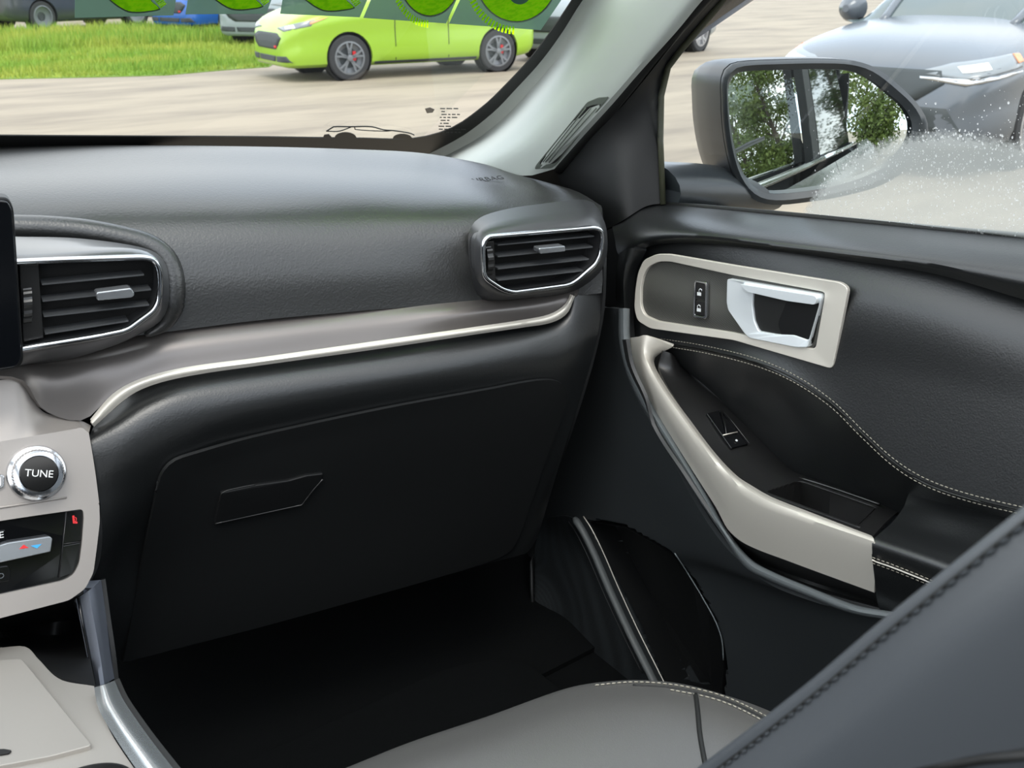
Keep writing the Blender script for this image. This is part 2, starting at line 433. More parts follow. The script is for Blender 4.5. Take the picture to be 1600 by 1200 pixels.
# number stickers along the top of the windscreen
stk = bpy.data.materials.new('sticker_film'); stk.use_nodes = True; t_ = stk.node_tree; t_.nodes.clear()
o = t_.nodes.new('ShaderNodeOutputMaterial'); mx = t_.nodes.new('ShaderNodeMixShader'); mx.inputs[0].default_value = .55
tr = t_.nodes.new('ShaderNodeBsdfTransparent'); df = t_.nodes.new('ShaderNodeBsdfTranslucent'); df.inputs[0].default_value = (.14, .19, .155, 1)
d2 = t_.nodes.new('ShaderNodeBsdfDiffuse'); d2.inputs[0].default_value = (.10, .2, .16, 1)
ad = t_.nodes.new('ShaderNodeAddShader'); tr.inputs[0].default_value = (.40, .46, .42, 1)
t_.links.new(df.outputs[0], ad.inputs[0]); t_.links.new(d2.outputs[0], ad.inputs[1])
t_.links.new(tr.outputs[0], mx.inputs[1]); t_.links.new(ad.outputs[0], mx.inputs[2]); t_.links.new(mx.outputs[0], o.inputs[0])
lime = bpy.data.materials.new('lime_vinyl'); lime.use_nodes = True; t_ = lime.node_tree; t_.nodes.clear()
o = t_.nodes.new('ShaderNodeOutputMaterial'); ad = t_.nodes.new('ShaderNodeAddShader')
df = t_.nodes.new('ShaderNodeBsdfTranslucent'); d2 = t_.nodes.new('ShaderNodeBsdfDiffuse')
nn = t_.nodes.new('ShaderNodeTexNoise'); nn.inputs['Scale'].default_value = 160; tcc = t_.nodes.new('ShaderNodeTexCoord')
cr_ = t_.nodes.new('ShaderNodeValToRGB'); cr_.color_ramp.elements[0].color = (.50, .80, .01, 1); cr_.color_ramp.elements[1].color = (.68, .96, .03, 1)
cr_.color_ramp.elements[0].position = .42; cr_.color_ramp.elements[1].position = .55
t_.links.new(tcc.outputs['Object'], nn.inputs[0]); t_.links.new(nn.outputs['Fac'], cr_.inputs[0]); t_.links.new(cr_.outputs[0], df.inputs[0])
d2.inputs[0].default_value = (.12, .16, .01, 1)
t_.links.new(df.outputs[0], ad.inputs[0]); t_.links.new(d2.outputs[0], ad.inputs[1]); t_.links.new(ad.outputs[0], o.inputs[0])
darkv = mat('dark_green_vinyl', (40, 70, 40), .5)
def film(nm, pts, l, m, par): return plate(nm, [WS(x, y, l) for x, y in pts], .0006, m, par, bevel=0)
def sticker(label, quad, dig, dark, hatch, hole=None):
    c = WS(*quad[-1]); r = root('number_sticker', c, label, 'sticker', 'number stickers on the windscreen')
    film('backing', quad, .003, stk, r)
    if hole:
        cx, cy, rx, ry = hole
    _o = [WS(x, y, .0056) for x, y in dark]; _i = [WS(x, y, .0056) for x, y in grow(dig, -.5)]
    if math.hypot(dark[0][0]-dark[-1][0], dark[0][1]-dark[-1][1]) < 60: ringplate('digit_outline', _o, _i, .0005, darkv, r, bevel=0)
    if hole:
        n_ = len(dig); k = n_
        inner = [(cx+rx*math.cos(-math.pi/2+2*math.pi*(i+.5)/k-0), cy+ry*math.sin(-math.pi/2+2*math.pi*(i+.5)/k)) for i in range(k)]
        # sort both loops by angle around the hole so that they bridge cleanly
        f_ang = lambda p: math.atan2(p[1]-cy, p[0]-cx)
        dd = sorted(dig, key=f_ang); ii = sorted(inner, key=f_ang)
        ringplate('digit', [WS(x, y, .0052) for x, y in dd], [WS(x, y, .0052) for x, y in ii], .0005, lime, r, bevel=0)
        film('digit_hole', ii, .0055, stk, r)
    else: film('digit', dig, .0052, lime, r)
    for q in hatch: film('hatch_stroke', q, .0048, lime, r)
def smooth_px(pts, n=40):
    return [(p.x, p.y) for p in crn([(x, y, 0) for x, y in pts], n, closed=True)]
def grow(pts, d):
    cx = sum(p[0] for p in pts)/len(pts); cy = sum(p[1] for p in pts)/len(pts)
    return [(x+d*(x-cx)/math.hypot(x-cx, y-cy), y+d*(y-cy)/math.hypot(x-cx, y-cy)) for x, y in pts]
def tail_digit(dx, s=1., dy=0):
    base = [(170, -2), (178, 5), (188, 12), (200, 18), (214, 19.5), (232, 18), (250, 14), (242, 7), (234, -2), (236, -30), (200, -60), (168, -45), (158, -20)]
    dig = smooth_px(base, 44); dig = [(x+dx, y+dy) for x, y in dig]
    h = []
    for k in range(7):
        x0 = 238+k*2.0+dx; y0 = -4+k*2.6+dy
        h.append([(x0, y0), (x0+10-k*.2, y0-6.5), (x0+11-k*.2, y0-5.2), (x0+.8, y0+1.4)])
    return dig, grow(dig, 1.3), h
def round_digit(cx, cy, rx, ry, side=True):
    dig = [(cx+rx*math.cos(2*math.pi*k/48), cy+ry*math.sin(2*math.pi*k/48)) for k in range(48)]
    h = []
    for k in range(26):
        a = math.radians(92+k*4.2); a2 = a+.02
        p = lambda s, an: (cx-1+rx*s*math.cos(an), cy+ry*s*math.sin(an)+1)
        h.append([p(1.10, a), p(1.26, a), p(1.26, a+.035), p(1.10, a+.035)])
    return dig, grow(dig, 1.6), h
T = -70
d, g_, h = tail_digit(0); sticker('number sticker on dark film at the left end of the windscreen row', [(118, T), (270+16, T), (271, 24), (117, 28)], d, g_, h)
d, g_, h = tail_digit(161, dy=-4); sticker('number sticker second from the left in the windscreen row', [(293+12, T), (436+14, T), (416, 21.5), (290, 22.5)], d, g_, h)
d, g_, h = tail_digit(304, dy=-2); sticker('middle number sticker of five, above the green car hood', [(440+14, T), (590+14, T), (562, 27), (438, 21.5)], d, g_, h)
d, g_, h = round_digit(672, -42, 49, 67); sticker('round number sticker with hatched edge above green car door', [(590+20, T), (728+16, T), (697, 36.5), (568, 28)], d, g_, h)
d, g_, h = round_digit(807, -38, 64, 72); sticker('round zero sticker with hollow middle nearest the right pillar', [(728+24, T), (905+20, T), (845, 47), (702, 37)], d, g_, h, hole=(812, -17, 20, 24))

# ================================================================== dashboard
dash = root('dashboard', (.25, 1.1, .9), 'black textured dashboard with silver trim strip and glove box', 'dashboard')
pad_top = [(-260, 230, .42), (0, 228, .45), (200, 228, .45), (400, 230, .45), (550, 234, .45), (660, 240, .42), (760, 258, .33), (800, 272, .27), (850, 285, .20), (900, 300, .13), (938, 322, .06)]
def drow(l): return [D(x, y, o) for x, y, o in l]
pad = patch('top_pad', [
    [p+Vector((0, .03, -.05)) for p in drow(pad_top)],
    drow(pad_top),
    drow([(-260, 262, .24), (0, 260, .24), (200, 260, .24), (400, 262, .24), (550, 266, .235), (660, 272, .22), (760, 285, .19), (800, 296, .16), (850, 308, .12), (900, 320, .07), (940, 340, .03)]),
    drow([(-260, 300, .11), (0, 296, .12), (200, 296, .12), (400, 298, .12), (550, 300, .115), (660, 305, .11), (760, 315, .09), (800, 325, .075), (850, 335, .06), (900, 345, .035), (942, 360, .01)]),
    drow([(-260, 350, .055), (0, 346, .06), (200, 346, .06), (400, 346, .06), (550, 347, .06), (660, 348, .055), (760, 354, .045), (800, 360, .04), (850, 366, .03), (900, 374, .015), (943, 384, .0)]),
    drow([(-260, 440, .03), (0, 436, .03), (200, 432, .03), (400, 426, .03), (550, 420, .03), (660, 416, .03), (760, 414, .025), (800, 414, .02), (850, 414, .015), (900, 416, .005), (943, 420, -.005)]),
    drow([(-260, 545, .02), (0, 545, .02), (200, 526, .02), (400, 501, .02), (550, 487, .02), (660, 478, .02), (760, 470, .015), (800, 467, .01), (850, 464, .005), (900, 462, .0), (940, 458, -.01)]),
], padm, dash, nu=110, nv=60, t=.02)
# return of the dashboard towards the door
endp = patch('end_panel', [
    [D(938, 322, .06), D(943, 384, 0), D(942, 460, -.01), D(938, 500, -.01), D(922, 570, -.01), D(888, 680, .0), D(845, 800, .05), D(828, 870, .07)],
    [D(938, 322, .06)+Vector((.03, .12, 0)), D(943, 384, 0)+Vector((.03, .12, 0)), D(942, 460, -.01)+Vector((.04, .14, 0)), D(938, 500, -.01)+Vector((.04, .14, 0)), D(922, 570, -.01)+Vector((.05, .16, 0)), D(888, 680, .0)+Vector((.05, .18, 0)), D(845, 800, .05)+Vector((.05, .18, 0)), D(828, 870, .07)+Vector((.05, .18, 0))],
], plast, dash, nu=30, nv=4, t=.004)
# satin panel between pad and bright strip
sat = patch('satin_panel', [
    drow([(-60, 552, .045), (30, 548, .045), (100, 545, .045), (200, 520, .04), (300, 505, .035), (450, 488, .035), (600, 474, .03), (740, 463, .025), (860, 456, .01), (905, 452, .0)]),
    drow([(-60, 575, .0), (30, 570, .0), (85, 585, .0), (165, 565, .01), (260, 540, .01), (420, 520, .01), (600, 500, .01), (745, 485, .0), (850, 474, -.002), (900, 458, -.005)]),
    drow([(-60, 590, -.015), (32, 592, -.015), (68, 640, -.015), (128, 657, -.012), (172, 621, -.005), (235, 588, -.002), (300, 573, -.002), (600, 532, -.002), (820, 501, -.004), (860, 493, -.006), (884, 479, -.008), (898, 458, -.008)]),
], satin, dash, nu=70, nv=16, t=.004)
st_hi = [(141, 656), (172, 620), (200, 601), (240, 586), (300, 573), (400, 560), (600, 532), (740, 512), (820, 500), (858, 492), (880, 479), (892, 461)]
st_lo = [(147, 666), (180, 636), (210, 613), (250, 597), (310, 584), (400, 571), (600, 543), (740, 522), (822, 510), (862, 503), (886, 489), (898, 462)]
st_mi = [((a[0]+b[0])/2, (a[1]+b[1])/2) for a, b in zip(st_hi, st_lo)]
strip = patch('metal_trim', [[D(x, y-1, -.010) for x, y in st_hi], [D(x, y, -.015) for x, y in st_mi], [D(x, y+1, -.012) for x, y in st_lo]], silver, dash, nu=90, nv=7, t=.005)
lower = patch('lower_pad', [
    drow([(147, 664, .004), (182, 636, .004), (212, 612, .004), (255, 596, .004), (310, 584, .004), (450, 564, .004), (620, 540, .004), (820, 510, .002), (868, 501, 0), (888, 484, 0), (899, 462, 0), (920, 452, 0), (942, 450, 0)]),
    drow([(140, 688, -.03), (188, 662, -.03), (225, 640, -.028), (265, 622, -.026), (320, 608, -.024), (450, 588, -.022), (620, 564, -.02), (820, 534, -.018), (870, 526, -.016), (905, 512, -.014), (938, 496, -.01)]),
    drow([(145, 740, -.04), (195, 716, -.042), (235, 694, -.04), (280, 674, -.038), (340, 652, -.036), (450, 626, -.034), (620, 598, -.032), (820, 570, -.028), (870, 562, -.026), (905, 548, -.022), (932, 532, -.014)]),
    drow([(158, 795, -.045), (205, 775, -.035), (240, 755, -.03), (285, 735, -.025), (350, 710, -.02), (450, 685, -.02), (620, 655, -.02), (820, 625, -.02), (865, 618, -.02), (895, 605, -.016), (916, 590, -.01)]),
    drow([(155, 880, -.055), (180, 880, -.01), (215, 878, .005), (270, 865, .01), (340, 850, .01), (450, 830, .01), (620, 795, .01), (800, 755, .005), (840, 745, .003), (860, 735, .003), (882, 700, 0)]),
    drow([(120, 942, -.06), (160, 985, -.01), (190, 1034, .03), (240, 1022, .03), (300, 1008, .03), (450, 968, .03), (620, 920, .03), (780, 876, .03), (810, 868, .03), (825, 862, .04), (840, 840, .05)]),
], leather, dash, nu=110, nv=60, t=.012)
gp = [[(244, 760), (250, 738), (268, 718), (300, 706), (400, 678), (600, 635), (760, 606), (830, 593), (862, 592), (878, 600), (883, 616)],
      [(240, 775), (250, 760), (275, 748), (310, 738), (400, 712), (600, 662), (760, 631), (830, 618), (860, 616), (876, 620), (882, 630)],
      [(215, 900), (225, 895), (260, 888), (310, 875), (400, 850), (600, 800), (740, 765), (810, 742), (835, 732), (846, 722), (852, 712)],
      [(190, 1030), (195, 1029), (230, 1022), (300, 1003), (400, 978), (560, 934), (680, 900), (770, 872), (790, 862), (800, 852), (812, 830)]]
def lowfb(px, py): return D(px, py, .02)
gb = patch('glove_box_door', [[on(lower, x, y, .006, lowfb) for x, y in r] for r in gp], plast, dash, nu=70, nv=40, t=.004)
gl_o = [(344, 768), (400, 756), (450, 749), (478, 741), (504, 738), (500, 752), (472, 787), (333, 817)]
latch = plate('latch', [on(gb, x, y, .004) for x, y in gl_o], .006, blackp, gb, bevel=.0015)
tube('latch_edge', onl([gb], [(335, 816), (400, 802), (470, 787)], .0035, 6)+onl([gb], [(472, 785), (488, 764), (503, 747)], .0035, 6), .0011, plasts, gb, seg=6)
tube('latch_edge', onl([gb], [(341, 783), (346, 768), (372, 760), (398, 755)], .0035, 6), .0006, plasts, gb, seg=6)
# embossed word near the pillar
uu = (D(780, 283, .3)-D(742, 281, .3)); pc = on(pad, 761, 282, .001)
text('embossed_word', 'AIRBAG', pc, Vector((1, -.12, 0)), Vector((0, .9, .3)), .0145, blackp, dash, lift=.0012)

# ---------------------------------------------------------------- air vents
def vent(o, cm, cowl, crease, ring, slats, tab, wheel, cheek, nvane, label, arch=None):
    # cowl: shaped housing that stands proud of the dashboard
    n = DN.normalized()*-1
    k = 64
    ringp = round2([D(x, y, o) for x, y in ring], .006, 4)
    # match loops by angle around the centre
    c = sum(ringp, Vector())/len(ringp)
    u, v, nn = frame_of(c, n, Vector((0, 0, 1)))
    def by_angle(loop, k):
        dl = [loop[i].lerp(loop[(i+1) % len(loop)], q/8) for i in range(len(loop)) for q in range(8)]
        an = [(math.atan2((p-c).dot(v)*1.6, (p-c).dot(u)), p) for p in dl]
        out = []
        for i in range(k):
            t = -math.pi+2*math.pi*(i+.5)/k
            out.append(min(an, key=lambda q: abs((q[0]-t+math.pi) % (2*math.pi)-math.pi))[1])
        return out
    co = crn([D(x, y, o+.065) for x, y in cowl], 90, closed=True)
    cr2 = crn([D(x, y, o+.012) for x, y in crease], 90, closed=True)
    A, B, C_ = by_angle(co, k), by_angle(cr2, k), by_angle(ringp, k)
    Mid = [(a+b)/2+n*.006 for a, b in zip(A, B)]
    Mid2 = [(a+b)/2+n*.003 for a, b in zip(B, C_)]
    loops = [A, Mid, B, Mid2, C_, [p-n*.03 for p in C_]]
    V = [p for l in loops for p in l]; F_ = []
    for j in range(len(loops)-1):
        for i in range(k): F_.append([j*k+i, j*k+(i+1) % k, (j+1)*k+(i+1) % k, (j+1)*k+i])
    vt = mk('air_vent', V, F_, cm, dash, sharp=60); vt['label'] = label
    plate('duct_back', [p-n*.028 for p in C_], .002, blackp, vt, bevel=0, n=n)
    tube('chrome_ring', [p+n*.002 for p in ringp], .0028, chrome, vt, closed=True, seg=8)
    for a, b in slats:
        p, q = D(a[0], a[1], o+.008), D(b[0], b[1], o+.008)
        w_ = n*.012; h_ = Vector((0, 0, .0013))
        V = []
        for e in (p, q):
            V += [e+n*.003+h_*.6, e+n*.003-h_*.6, e-w_-h_, e-w_+h_]
        mk('slat', V, [[0, 1, 2, 3], [7, 6, 5, 4], [0, 4, 5, 1], [1, 5, 6, 2], [2, 6, 7, 3], [3, 7, 4, 0]], slatm, vt, smooth=False)
    x0, x1 = slats[0][0][0]+12, slats[0][1][0]-12
    for i in range(nvane):
        x = x0+(x1-x0)*i/(nvane-1); ya = slats[0][0][1]-(x-x0)*.1-6; yb = slats[-1][0][1]-(x-x0)*.1+6
        p, q = D(x, ya, o+.030), D(x, yb, o+.030); s_ = Vector((.001, 0, 0))
        V = []
        for e in (p, q): V += [e+s_, e-s_, e-s_-n*.014, e+s_-n*.014]
        mk('vane', V, [[0, 1, 2, 3], [7, 6, 5, 4], [0, 4, 5, 1], [1, 5, 6, 2], [2, 6, 7, 3], [3, 7, 4, 0]], blackp, vt, smooth=False)
    tb = [D(x, y, o-.012) for x, y in tab]
    plate('vane_tab', round2(tb, .0015, 2), .014, togm, vt, bevel=.0015, n=n)
    plate('cheek', [D(x, y, o+.006) for x, y in cheek], .01, plasts, vt, bevel=.0008, n=n)
    (wx, wy0, wy1) = wheel
    c0, c1 = D(wx, wy0, o+.004), D(wx, wy1, o+.004); cc = (c0+c1)/2-n*.004; R0 = (c1-c0).length/2
    ax = Vector((1, -.16, 0)).normalized(); up = (c0-c1).normalized(); fw = n
    V = []; F_ = []; k2 = 14; kk = 40
    for s in (-1, 1):
        for i in range(kk):
            a = 2*math.pi*i/kk; rr = R0*(1 if (i % 4) < 2 else .9)
            V.append(cc+ax*(s*.0035)+up*math.cos(a)*rr+fw*math.sin(a)*rr*.55)
    for i in range(kk): F_.append([i, (i+1) % kk, kk+(i+1) % kk, kk+i])
    F_ += [list(range(kk))[::-1], [kk+i for i in range(kk)]]
    mk('thumb_wheel', V, F_, plasts, vt, smooth=False)
    return vt
v1 = vent(-.035, cowld,
     [(731, 380), (733, 362), (741, 347), (758, 336), (800, 325), (850, 318), (905, 312), (925, 315), (936, 328), (943, 345), (946, 370), (944, 402), (936, 426), (910, 448), (880, 460), (790, 469), (748, 471), (736, 460), (733, 420)],
     [(742, 384), (745, 368), (758, 358), (800, 351), (850, 345), (900, 339), (922, 338), (936, 346), (943, 360), (944, 375), (943, 400), (935, 420), (905, 442), (885, 452), (800, 463), (775, 460), (752, 446), (745, 435), (742, 410)],
     [(754, 378), (762, 369), (925, 355), (937, 358), (940, 368), (937, 395), (930, 411), (897, 440), (884, 445), (800, 456), (783, 451), (760, 436), (755, 428), (753, 395)],
     [((776, 382), (926, 368)), ((776, 400), (924, 385)), ((776, 419), (918, 404)), ((776, 437), (909, 422))],
     [(842, 388), (883, 384), (884, 393), (844, 397)], (764, 384, 432),
     [(757, 378), (772, 376), (775, 444), (762, 436), (757, 428)], 7, 'smaller air vent with chrome ring beside the door')
v2 = vent(-.05, cowlm,
     [(-60, 372), (28, 370), (100, 371), (150, 375), (205, 383), (240, 393), (258, 410), (264, 440), (263, 480), (250, 503), (222, 520), (190, 536), (150, 550), (100, 563), (40, 572), (-60, 588)],
     [(-60, 402), (28, 398), (100, 394), (150, 391), (205, 389), (232, 394), (250, 408), (256, 430), (256, 470), (247, 492), (212, 515), (180, 527), (150, 534), (100, 543), (40, 553), (-60, 565)],
     [(-55, 412), (30, 408), (100, 405), (225, 401), (240, 405), (248, 418), (250, 440), (248, 468), (240, 484), (198, 515), (150, 525), (40, 543), (-55, 558)],
     [((65, 443), (224, 428)), ((66, 469), (235, 451)), ((68, 493), (232, 475)), ((70, 520), (200, 500))],
     [(150, 457), (205, 450), (211, 460), (207, 465), (152, 470)], (43, 449, 508),
     [(30, 414), (60, 413), (68, 528), (36, 535)], 9, 'larger centre air vent with chrome edge beside the screen')

# padded leather lip around the centre vent
arch = [(-80, 352), (28, 354), (70, 355), (130, 360), (190, 371), (230, 383), (254, 402), (265, 430), (266, 470), (256, 500), (238, 515), (218, 524)]
ap = onl([pad], arch, .0, 6)
tube('vent_lip', [p+Vector((0, -.004, -.001)) for p in ap], [.013]*(len(ap)-10)+[.013*(1-k/11) for k in range(10)], padm, dash, seg=14)

# ================================================================== centre stack
def S(px, py, l=0): return D(px, py, -.03-(py-665)*.00022-l)
sn = nrm_of([S(0, 700), S(120, 700), S(120, 900), S(0, 900)])
stack = root('centre_stack', S(60, 900)+Vector((0, 0, -.02)), 'warm silver centre control stack with round tuning knob and climate panel', 'control panel')
top_edge = [(-80, 604), (20, 592), (34, 595), (66, 642), (100, 652), (128, 658), (142, 665)]
mid_edge = [(-80, 705), (0, 690), (30, 685), (60, 680), (95, 674), (118, 670), (139, 676)]
shelf = patch('upper_shelf', [[D(x, y, -.008) for x, y in top_edge], [D(x, y, -.02) for x, y in [((a[0]+b[0])/2, (a[1]+b[1])/2) for a, b in zip(top_edge, mid_edge)]], [S(x, y) for x, y in mid_edge]], stacks, stack, nu=40, nv=12, t=.004)
face = patch('audio_panel', [
    [S(x, y) for x, y in [(-80, 705), (0, 690), (60, 680), (118, 670), (128, 668), (139, 677)]],
    [S(x, y) for x, y in [(-80, 760), (0, 748), (60, 738), (110, 728), (128, 724), (148, 732)]],
    [S(x, y) for x, y in [(-80, 826), (0, 812), (60, 804), (108, 797), (132, 792), (155, 786)]]], stacks, stack, nu=34, nv=14, t=.006)
tube('panel_crease', [S(x, y, .0005) for x, y in ((-80, 806), (0, 793), (60, 784), (104, 777))], .0012, stacks, stack, seg=6)
cl_out = round2([S(x, y) for x, y in [(-90, 829), (0, 811), (130, 793), (155, 784), (156, 815), (152, 850), (146, 895), (133, 920), (108, 938), (0, 966), (-90, 988)]], .004, 3)
cl_in = round2([S(x, y) for x, y in [(-88, 832), (0, 814), (60, 805), (130, 795), (131, 810), (128, 850), (124, 880), (115, 898), (100, 907), (0, 929), (-88, 948)]], .004, 3)
# make the loops match in count
bez = ringplate('climate_bezel', cl_out, cl_in, .012, stacks, stack, bevel=.0015, n=sn)
clp = plate('climate_panel', [p-sn*.004 for p in cl_in], .004, glossb, stack, bevel=0, n=sn)
def sp(pts, l=0): return [S(x, y, l) for x, y in pts]
b1 = plate('button', round2(sp([(103, 799), (129, 796), (127, 845), (98, 850)], -.002), .001, 2), .003, glossb, clp, bevel=.0006, n=sn)
b2 = plate('button', round2(sp([(98, 853), (126, 848), (122, 880), (113, 896), (92, 904)], -.002), .001, 2), .003, glossb, clp, bevel=.0006, n=sn)
b3 = plate('button', round2(sp([(-30, 834), (8, 828), (12, 842), (10, 852), (-30, 856)], -.002), .001, 2), .003, glossb, clp, bevel=.0006, n=sn)
b4 = plate('button', round2(sp([(-30, 890), (12, 884), (17, 892), (15, 908), (-30, 914)], -.002), .001, 2), .003, glossb, clp, bevel=.0006, n=sn)
for q in ([(98, 850), (127, 846)], [(92, 903), (98, 852), (104, 800)]):
    tube('button_edge', sp(q, -.0012), .0004, plasts, clp, seg=5)
tog = plate('temperature_toggle', round2(sp([(-60, 862), (0, 852), (12, 848), (78, 838), (82, 842), (79, 862), (0, 879), (-60, 889)], .007), .001, 2), .009, togm, clp, bevel=.0015, n=sn)
plate('warm_mark', sp([(30, 858), (45, 856), (37, 851)], .0076), .0004, redp, clp, bevel=0, n=sn)
plate('cool_mark', sp([(48, 853), (65, 850), (58, 857)], .0076), .0004, bluep, clp, bevel=0, n=sn)
# heated seat symbol
text('button_symbol', '\u0298', S(117, 812, -.0005), CR, CU, .006, redp, clp)
plate('button_symbol', sp([(113, 806), (116, 805), (117, 814), (121, 815), (121, 818), (114, 818)], -.0008), .0003, redp, clp, bevel=0, n=sn)
text('button_lettering', 'E', S(2, 836, -.0008), (S(20, 833)-S(0, 836)), Vector((0, 0, 1)), .009, white, clp)
text('button_lettering', 'O', S(1, 900, -.0008), (S(20, 833)-S(0, 836)), Vector((0, 0, 1)), .008, dthread, clp)
side_b = plate('key', round2(sp([(-20, 745), (2, 741), (7, 744), (6, 761), (0, 764), (-20, 768)], .003), .001, 2), .004, chrome, stack, bevel=.001, n=sn)
plate('key', round2(sp([(-20, 749), (1, 745), (2, 759), (-20, 762)], .0038), .001, 2), .001, white, stack, bevel=.0003, n=sn)
kc = S(57, 739); kn = (sn*1.0).normalized(); K = .00069*.92
ku = (CAM-kc).normalized(); kn = (sn*.75+ku*.25).normalized()
knob = lathe('tune_knob', kc, kn, [(.0262, -.002), (.0262, .002), (.025, .0045), (.0225, .0055), (.0225, .018), (.0215, .020), (.0168, .0212)], chrome, stack, seg=96, knurl=.03, kr=(3, 5))
cap = lathe('knob_cap', kc, kn, [(.0170, .0200), (.0168, .0222), (.0160, .0228)], glossb, knob, seg=48)
ku_, kv_, _n = frame_of(kc, kn, (CU+CR*.12).normalized())
text('knob_lettering', 'TUNE', kc+kn*.0229, ku_, kv_, .0094, white, knob)

# screen
def SC(px, py, l=0): return D(px, py, -.075-l)
scn = DN.normalized()*-1
scr = root('touch_screen', SC(10, 585), 'tall glossy black touch screen at the left edge of the dashboard', 'screen')
so = round2([SC(x, y) for x, y in [(-120, 322), (0, 309), (14, 311), (22, 326), (38, 568), (28, 579), (0, 583), (-120, 602)]], .006, 4)
plate('housing', [p-scn*.004 for p in so], .02, blackp, scr, bevel=.002, n=scn)
si = round2([SC(x, y, .001) for x, y in [(-118, 326), (0, 313), (12, 315), (19, 328), (34, 562), (26, 573), (0, 577), (-118, 596)]], .005, 4)
plate('display', si, .005, screenm, scr, bevel=.001, n=scn)
boxm('stand', SC(-60, 560)+Vector((0, .02, -.01)), SC(0, 470)+Vector((.0, .12, .0)), blackp, scr, bevel=.004)

# ================================================================== console
con = root('centre_console', Vector((-.1, .8, .45)), 'silver lower console with closed lid and chrome side rail', 'console')
ZC = .84
def ZL(px, py, l=0): return P(px, py, Vector((0, .876, .845+l)), Vector((0, .18, 1)).normalized())
lid = plate('storage_lid', round2([ZL(x, y) for x, y in [(-200, 1048), (0, 1031), (34, 1029), (144, 1164), (80, 1181), (0, 1196), (-200, 1240)]], .004, 3), .01, mat('lid_silver', (152, 148, 142), .42, metal=.35), con, bevel=.0012)
plate('lid_slot', round2([ZL(x, y, .0012) for x, y in [(-30, 1172), (6, 1170), (18, 1172), (14, 1177), (-30, 1184)]], .001, 2), .001, blackp, lid, bevel=0)
ctop = patch('console_top', [
    [ZL(x, y, -.012) for x, y in [(-200, 1022), (0, 1012), (38, 1010), (60, 1030), (95, 1062), (147, 1072)]],
    [ZL(x, y, -.007) for x, y in [(-200, 1100), (0, 1100), (60, 1100), (100, 1100), (130, 1108), (158, 1110)]],
    [ZL(x, y, -.004) for x, y in [(-200, 1160), (0, 1160), (60, 1160), (120, 1160), (155, 1160), (182, 1160)]],
    [ZL(x, y, -.004) for x, y in [(-200, 1320), (0, 1300), (60, 1300), (120, 1300), (230, 1300), (275, 1290)]]], mat('console_silver', (156, 152, 146), .42, metal=.35), con, nu=40, nv=30, t=.01)
cup = [Z(120, 1199, .80)]
cc = ZL(125, 1243, .004); lathe('cup_holder_rim', cc, Vector((0, .18, 1)).normalized(), [(.036, -.02), (.036, .0005), (.034, .001), (.033, -.002), (.032, -.02)], blackp, con, seg=48)
# dark recess between stack and console
patch('storage_recess', [
    [S(x, y, -.01) for x, y in [(-160, 985), (0, 958), (60, 945), (125, 930)]],
    [D(x, y, .06) for x, y in [(-160, 1010), (0, 990), (70, 985), (130, 975)]],
    [ZL(x, y, -.013) for x, y in [(-160, 1021), (0, 1011), (95, 1058), (150, 1073)]]], blackp, con, nu=16, nv=12, t=.004)
legl = [[(118, 936), (140, 922), (158, 906)], [(128, 985), (148, 975), (166, 965)], [(138, 1035), (155, 1028), (174, 1020)], [(146, 1073), (160, 1070), (179, 1060)]]
def KO(i): return -.075-.012*i
patch('side_leg', [[D(r[0][0], r[0][1], KO(i)+.004), D(r[1][0], r[1][1], KO(i)-.008), D(r[2][0], r[2][1], KO(i)+.012)] for i, r in enumerate(legl)], bluegrey, con, nu=10, nv=16, t=.012)
tube('leg_groove', [D(x, y, KO(i)-.001) for i, (x, y) in enumerate([(122, 934), (131, 983), (141, 1033), (148, 1071)])], .0012, glossb, con, seg=6)
rl_ = [[(147, 1074), (162, 1070), (179, 1063)], [(153, 1105), (172, 1098), (192, 1092)], [(172, 1140), (192, 1132), (213, 1124)], [(198, 1180), (218, 1168), (236, 1156)], [(240, 1240), (262, 1225), (282, 1215)]]
rz = [.835, .84, .838, .832, .82]
rail = patch('chrome_rail', [[ZL(r[0][0], r[0][1], -.002), ZL(r[1][0], r[1][1], .004), ZL(r[2][0], r[2][1], -.004)] for r in rl_], railm, con, nu=12, nv=24, t=.008)
patch('console_side', [
    [ZL(r[2][0], r[2][1], -.006) for r in rl_], [ZL(r[2][0], r[2][1], -.006)+Vector((.015, 0, -.12)) for r in rl_], [ZL(r[2][0], r[2][1], -.006)+Vector((.03, 0, -.40)) for r in rl_]], plast, con, nu=20, nv=10, t=.004)
cs_top = [D(158, 906, -.06), D(166, 965, -.075), D(174, 1020, -.09), D(179, 1063, -.10)]
patch('stack_side', [cs_top, [p+Vector((.02, .10, -.05)) for p in cs_top], [p+Vector((.03, .3, -.1)) for p in cs_top]], plast, con, nu=12, nv=10, t=.004)

# ================================================================== footwell
kick = patch('wall_footwell', [
    [Vector((x, 1.28, .95)) for x in (-.05, .2, .5, .78)],
    [Vector((x, 1.30, .70)) for x in (-.05, .2, .5, .78)],
    [Vector((x, 1.18, .50)) for x in (-.05, .2, .5, .78)],
    [Vector((x, .95, .45)) for x in (-.05, .2, .5, .78)]], carpet, None, nu=16, nv=16, t=.01); struct(kick)
matp = plate('floor_mat', round2([Vector((.12, .55, .465)), Vector((.60, .55, .465)), Vector((.60, .98, .475)), Vector((.50, 1.02, .48)), Vector((.12, 1.02, .48))], .05, 5), .012, carpet, bevel=.003)
tag(matp, 'black carpet mat on the dark footwell floor', 'floor mat')
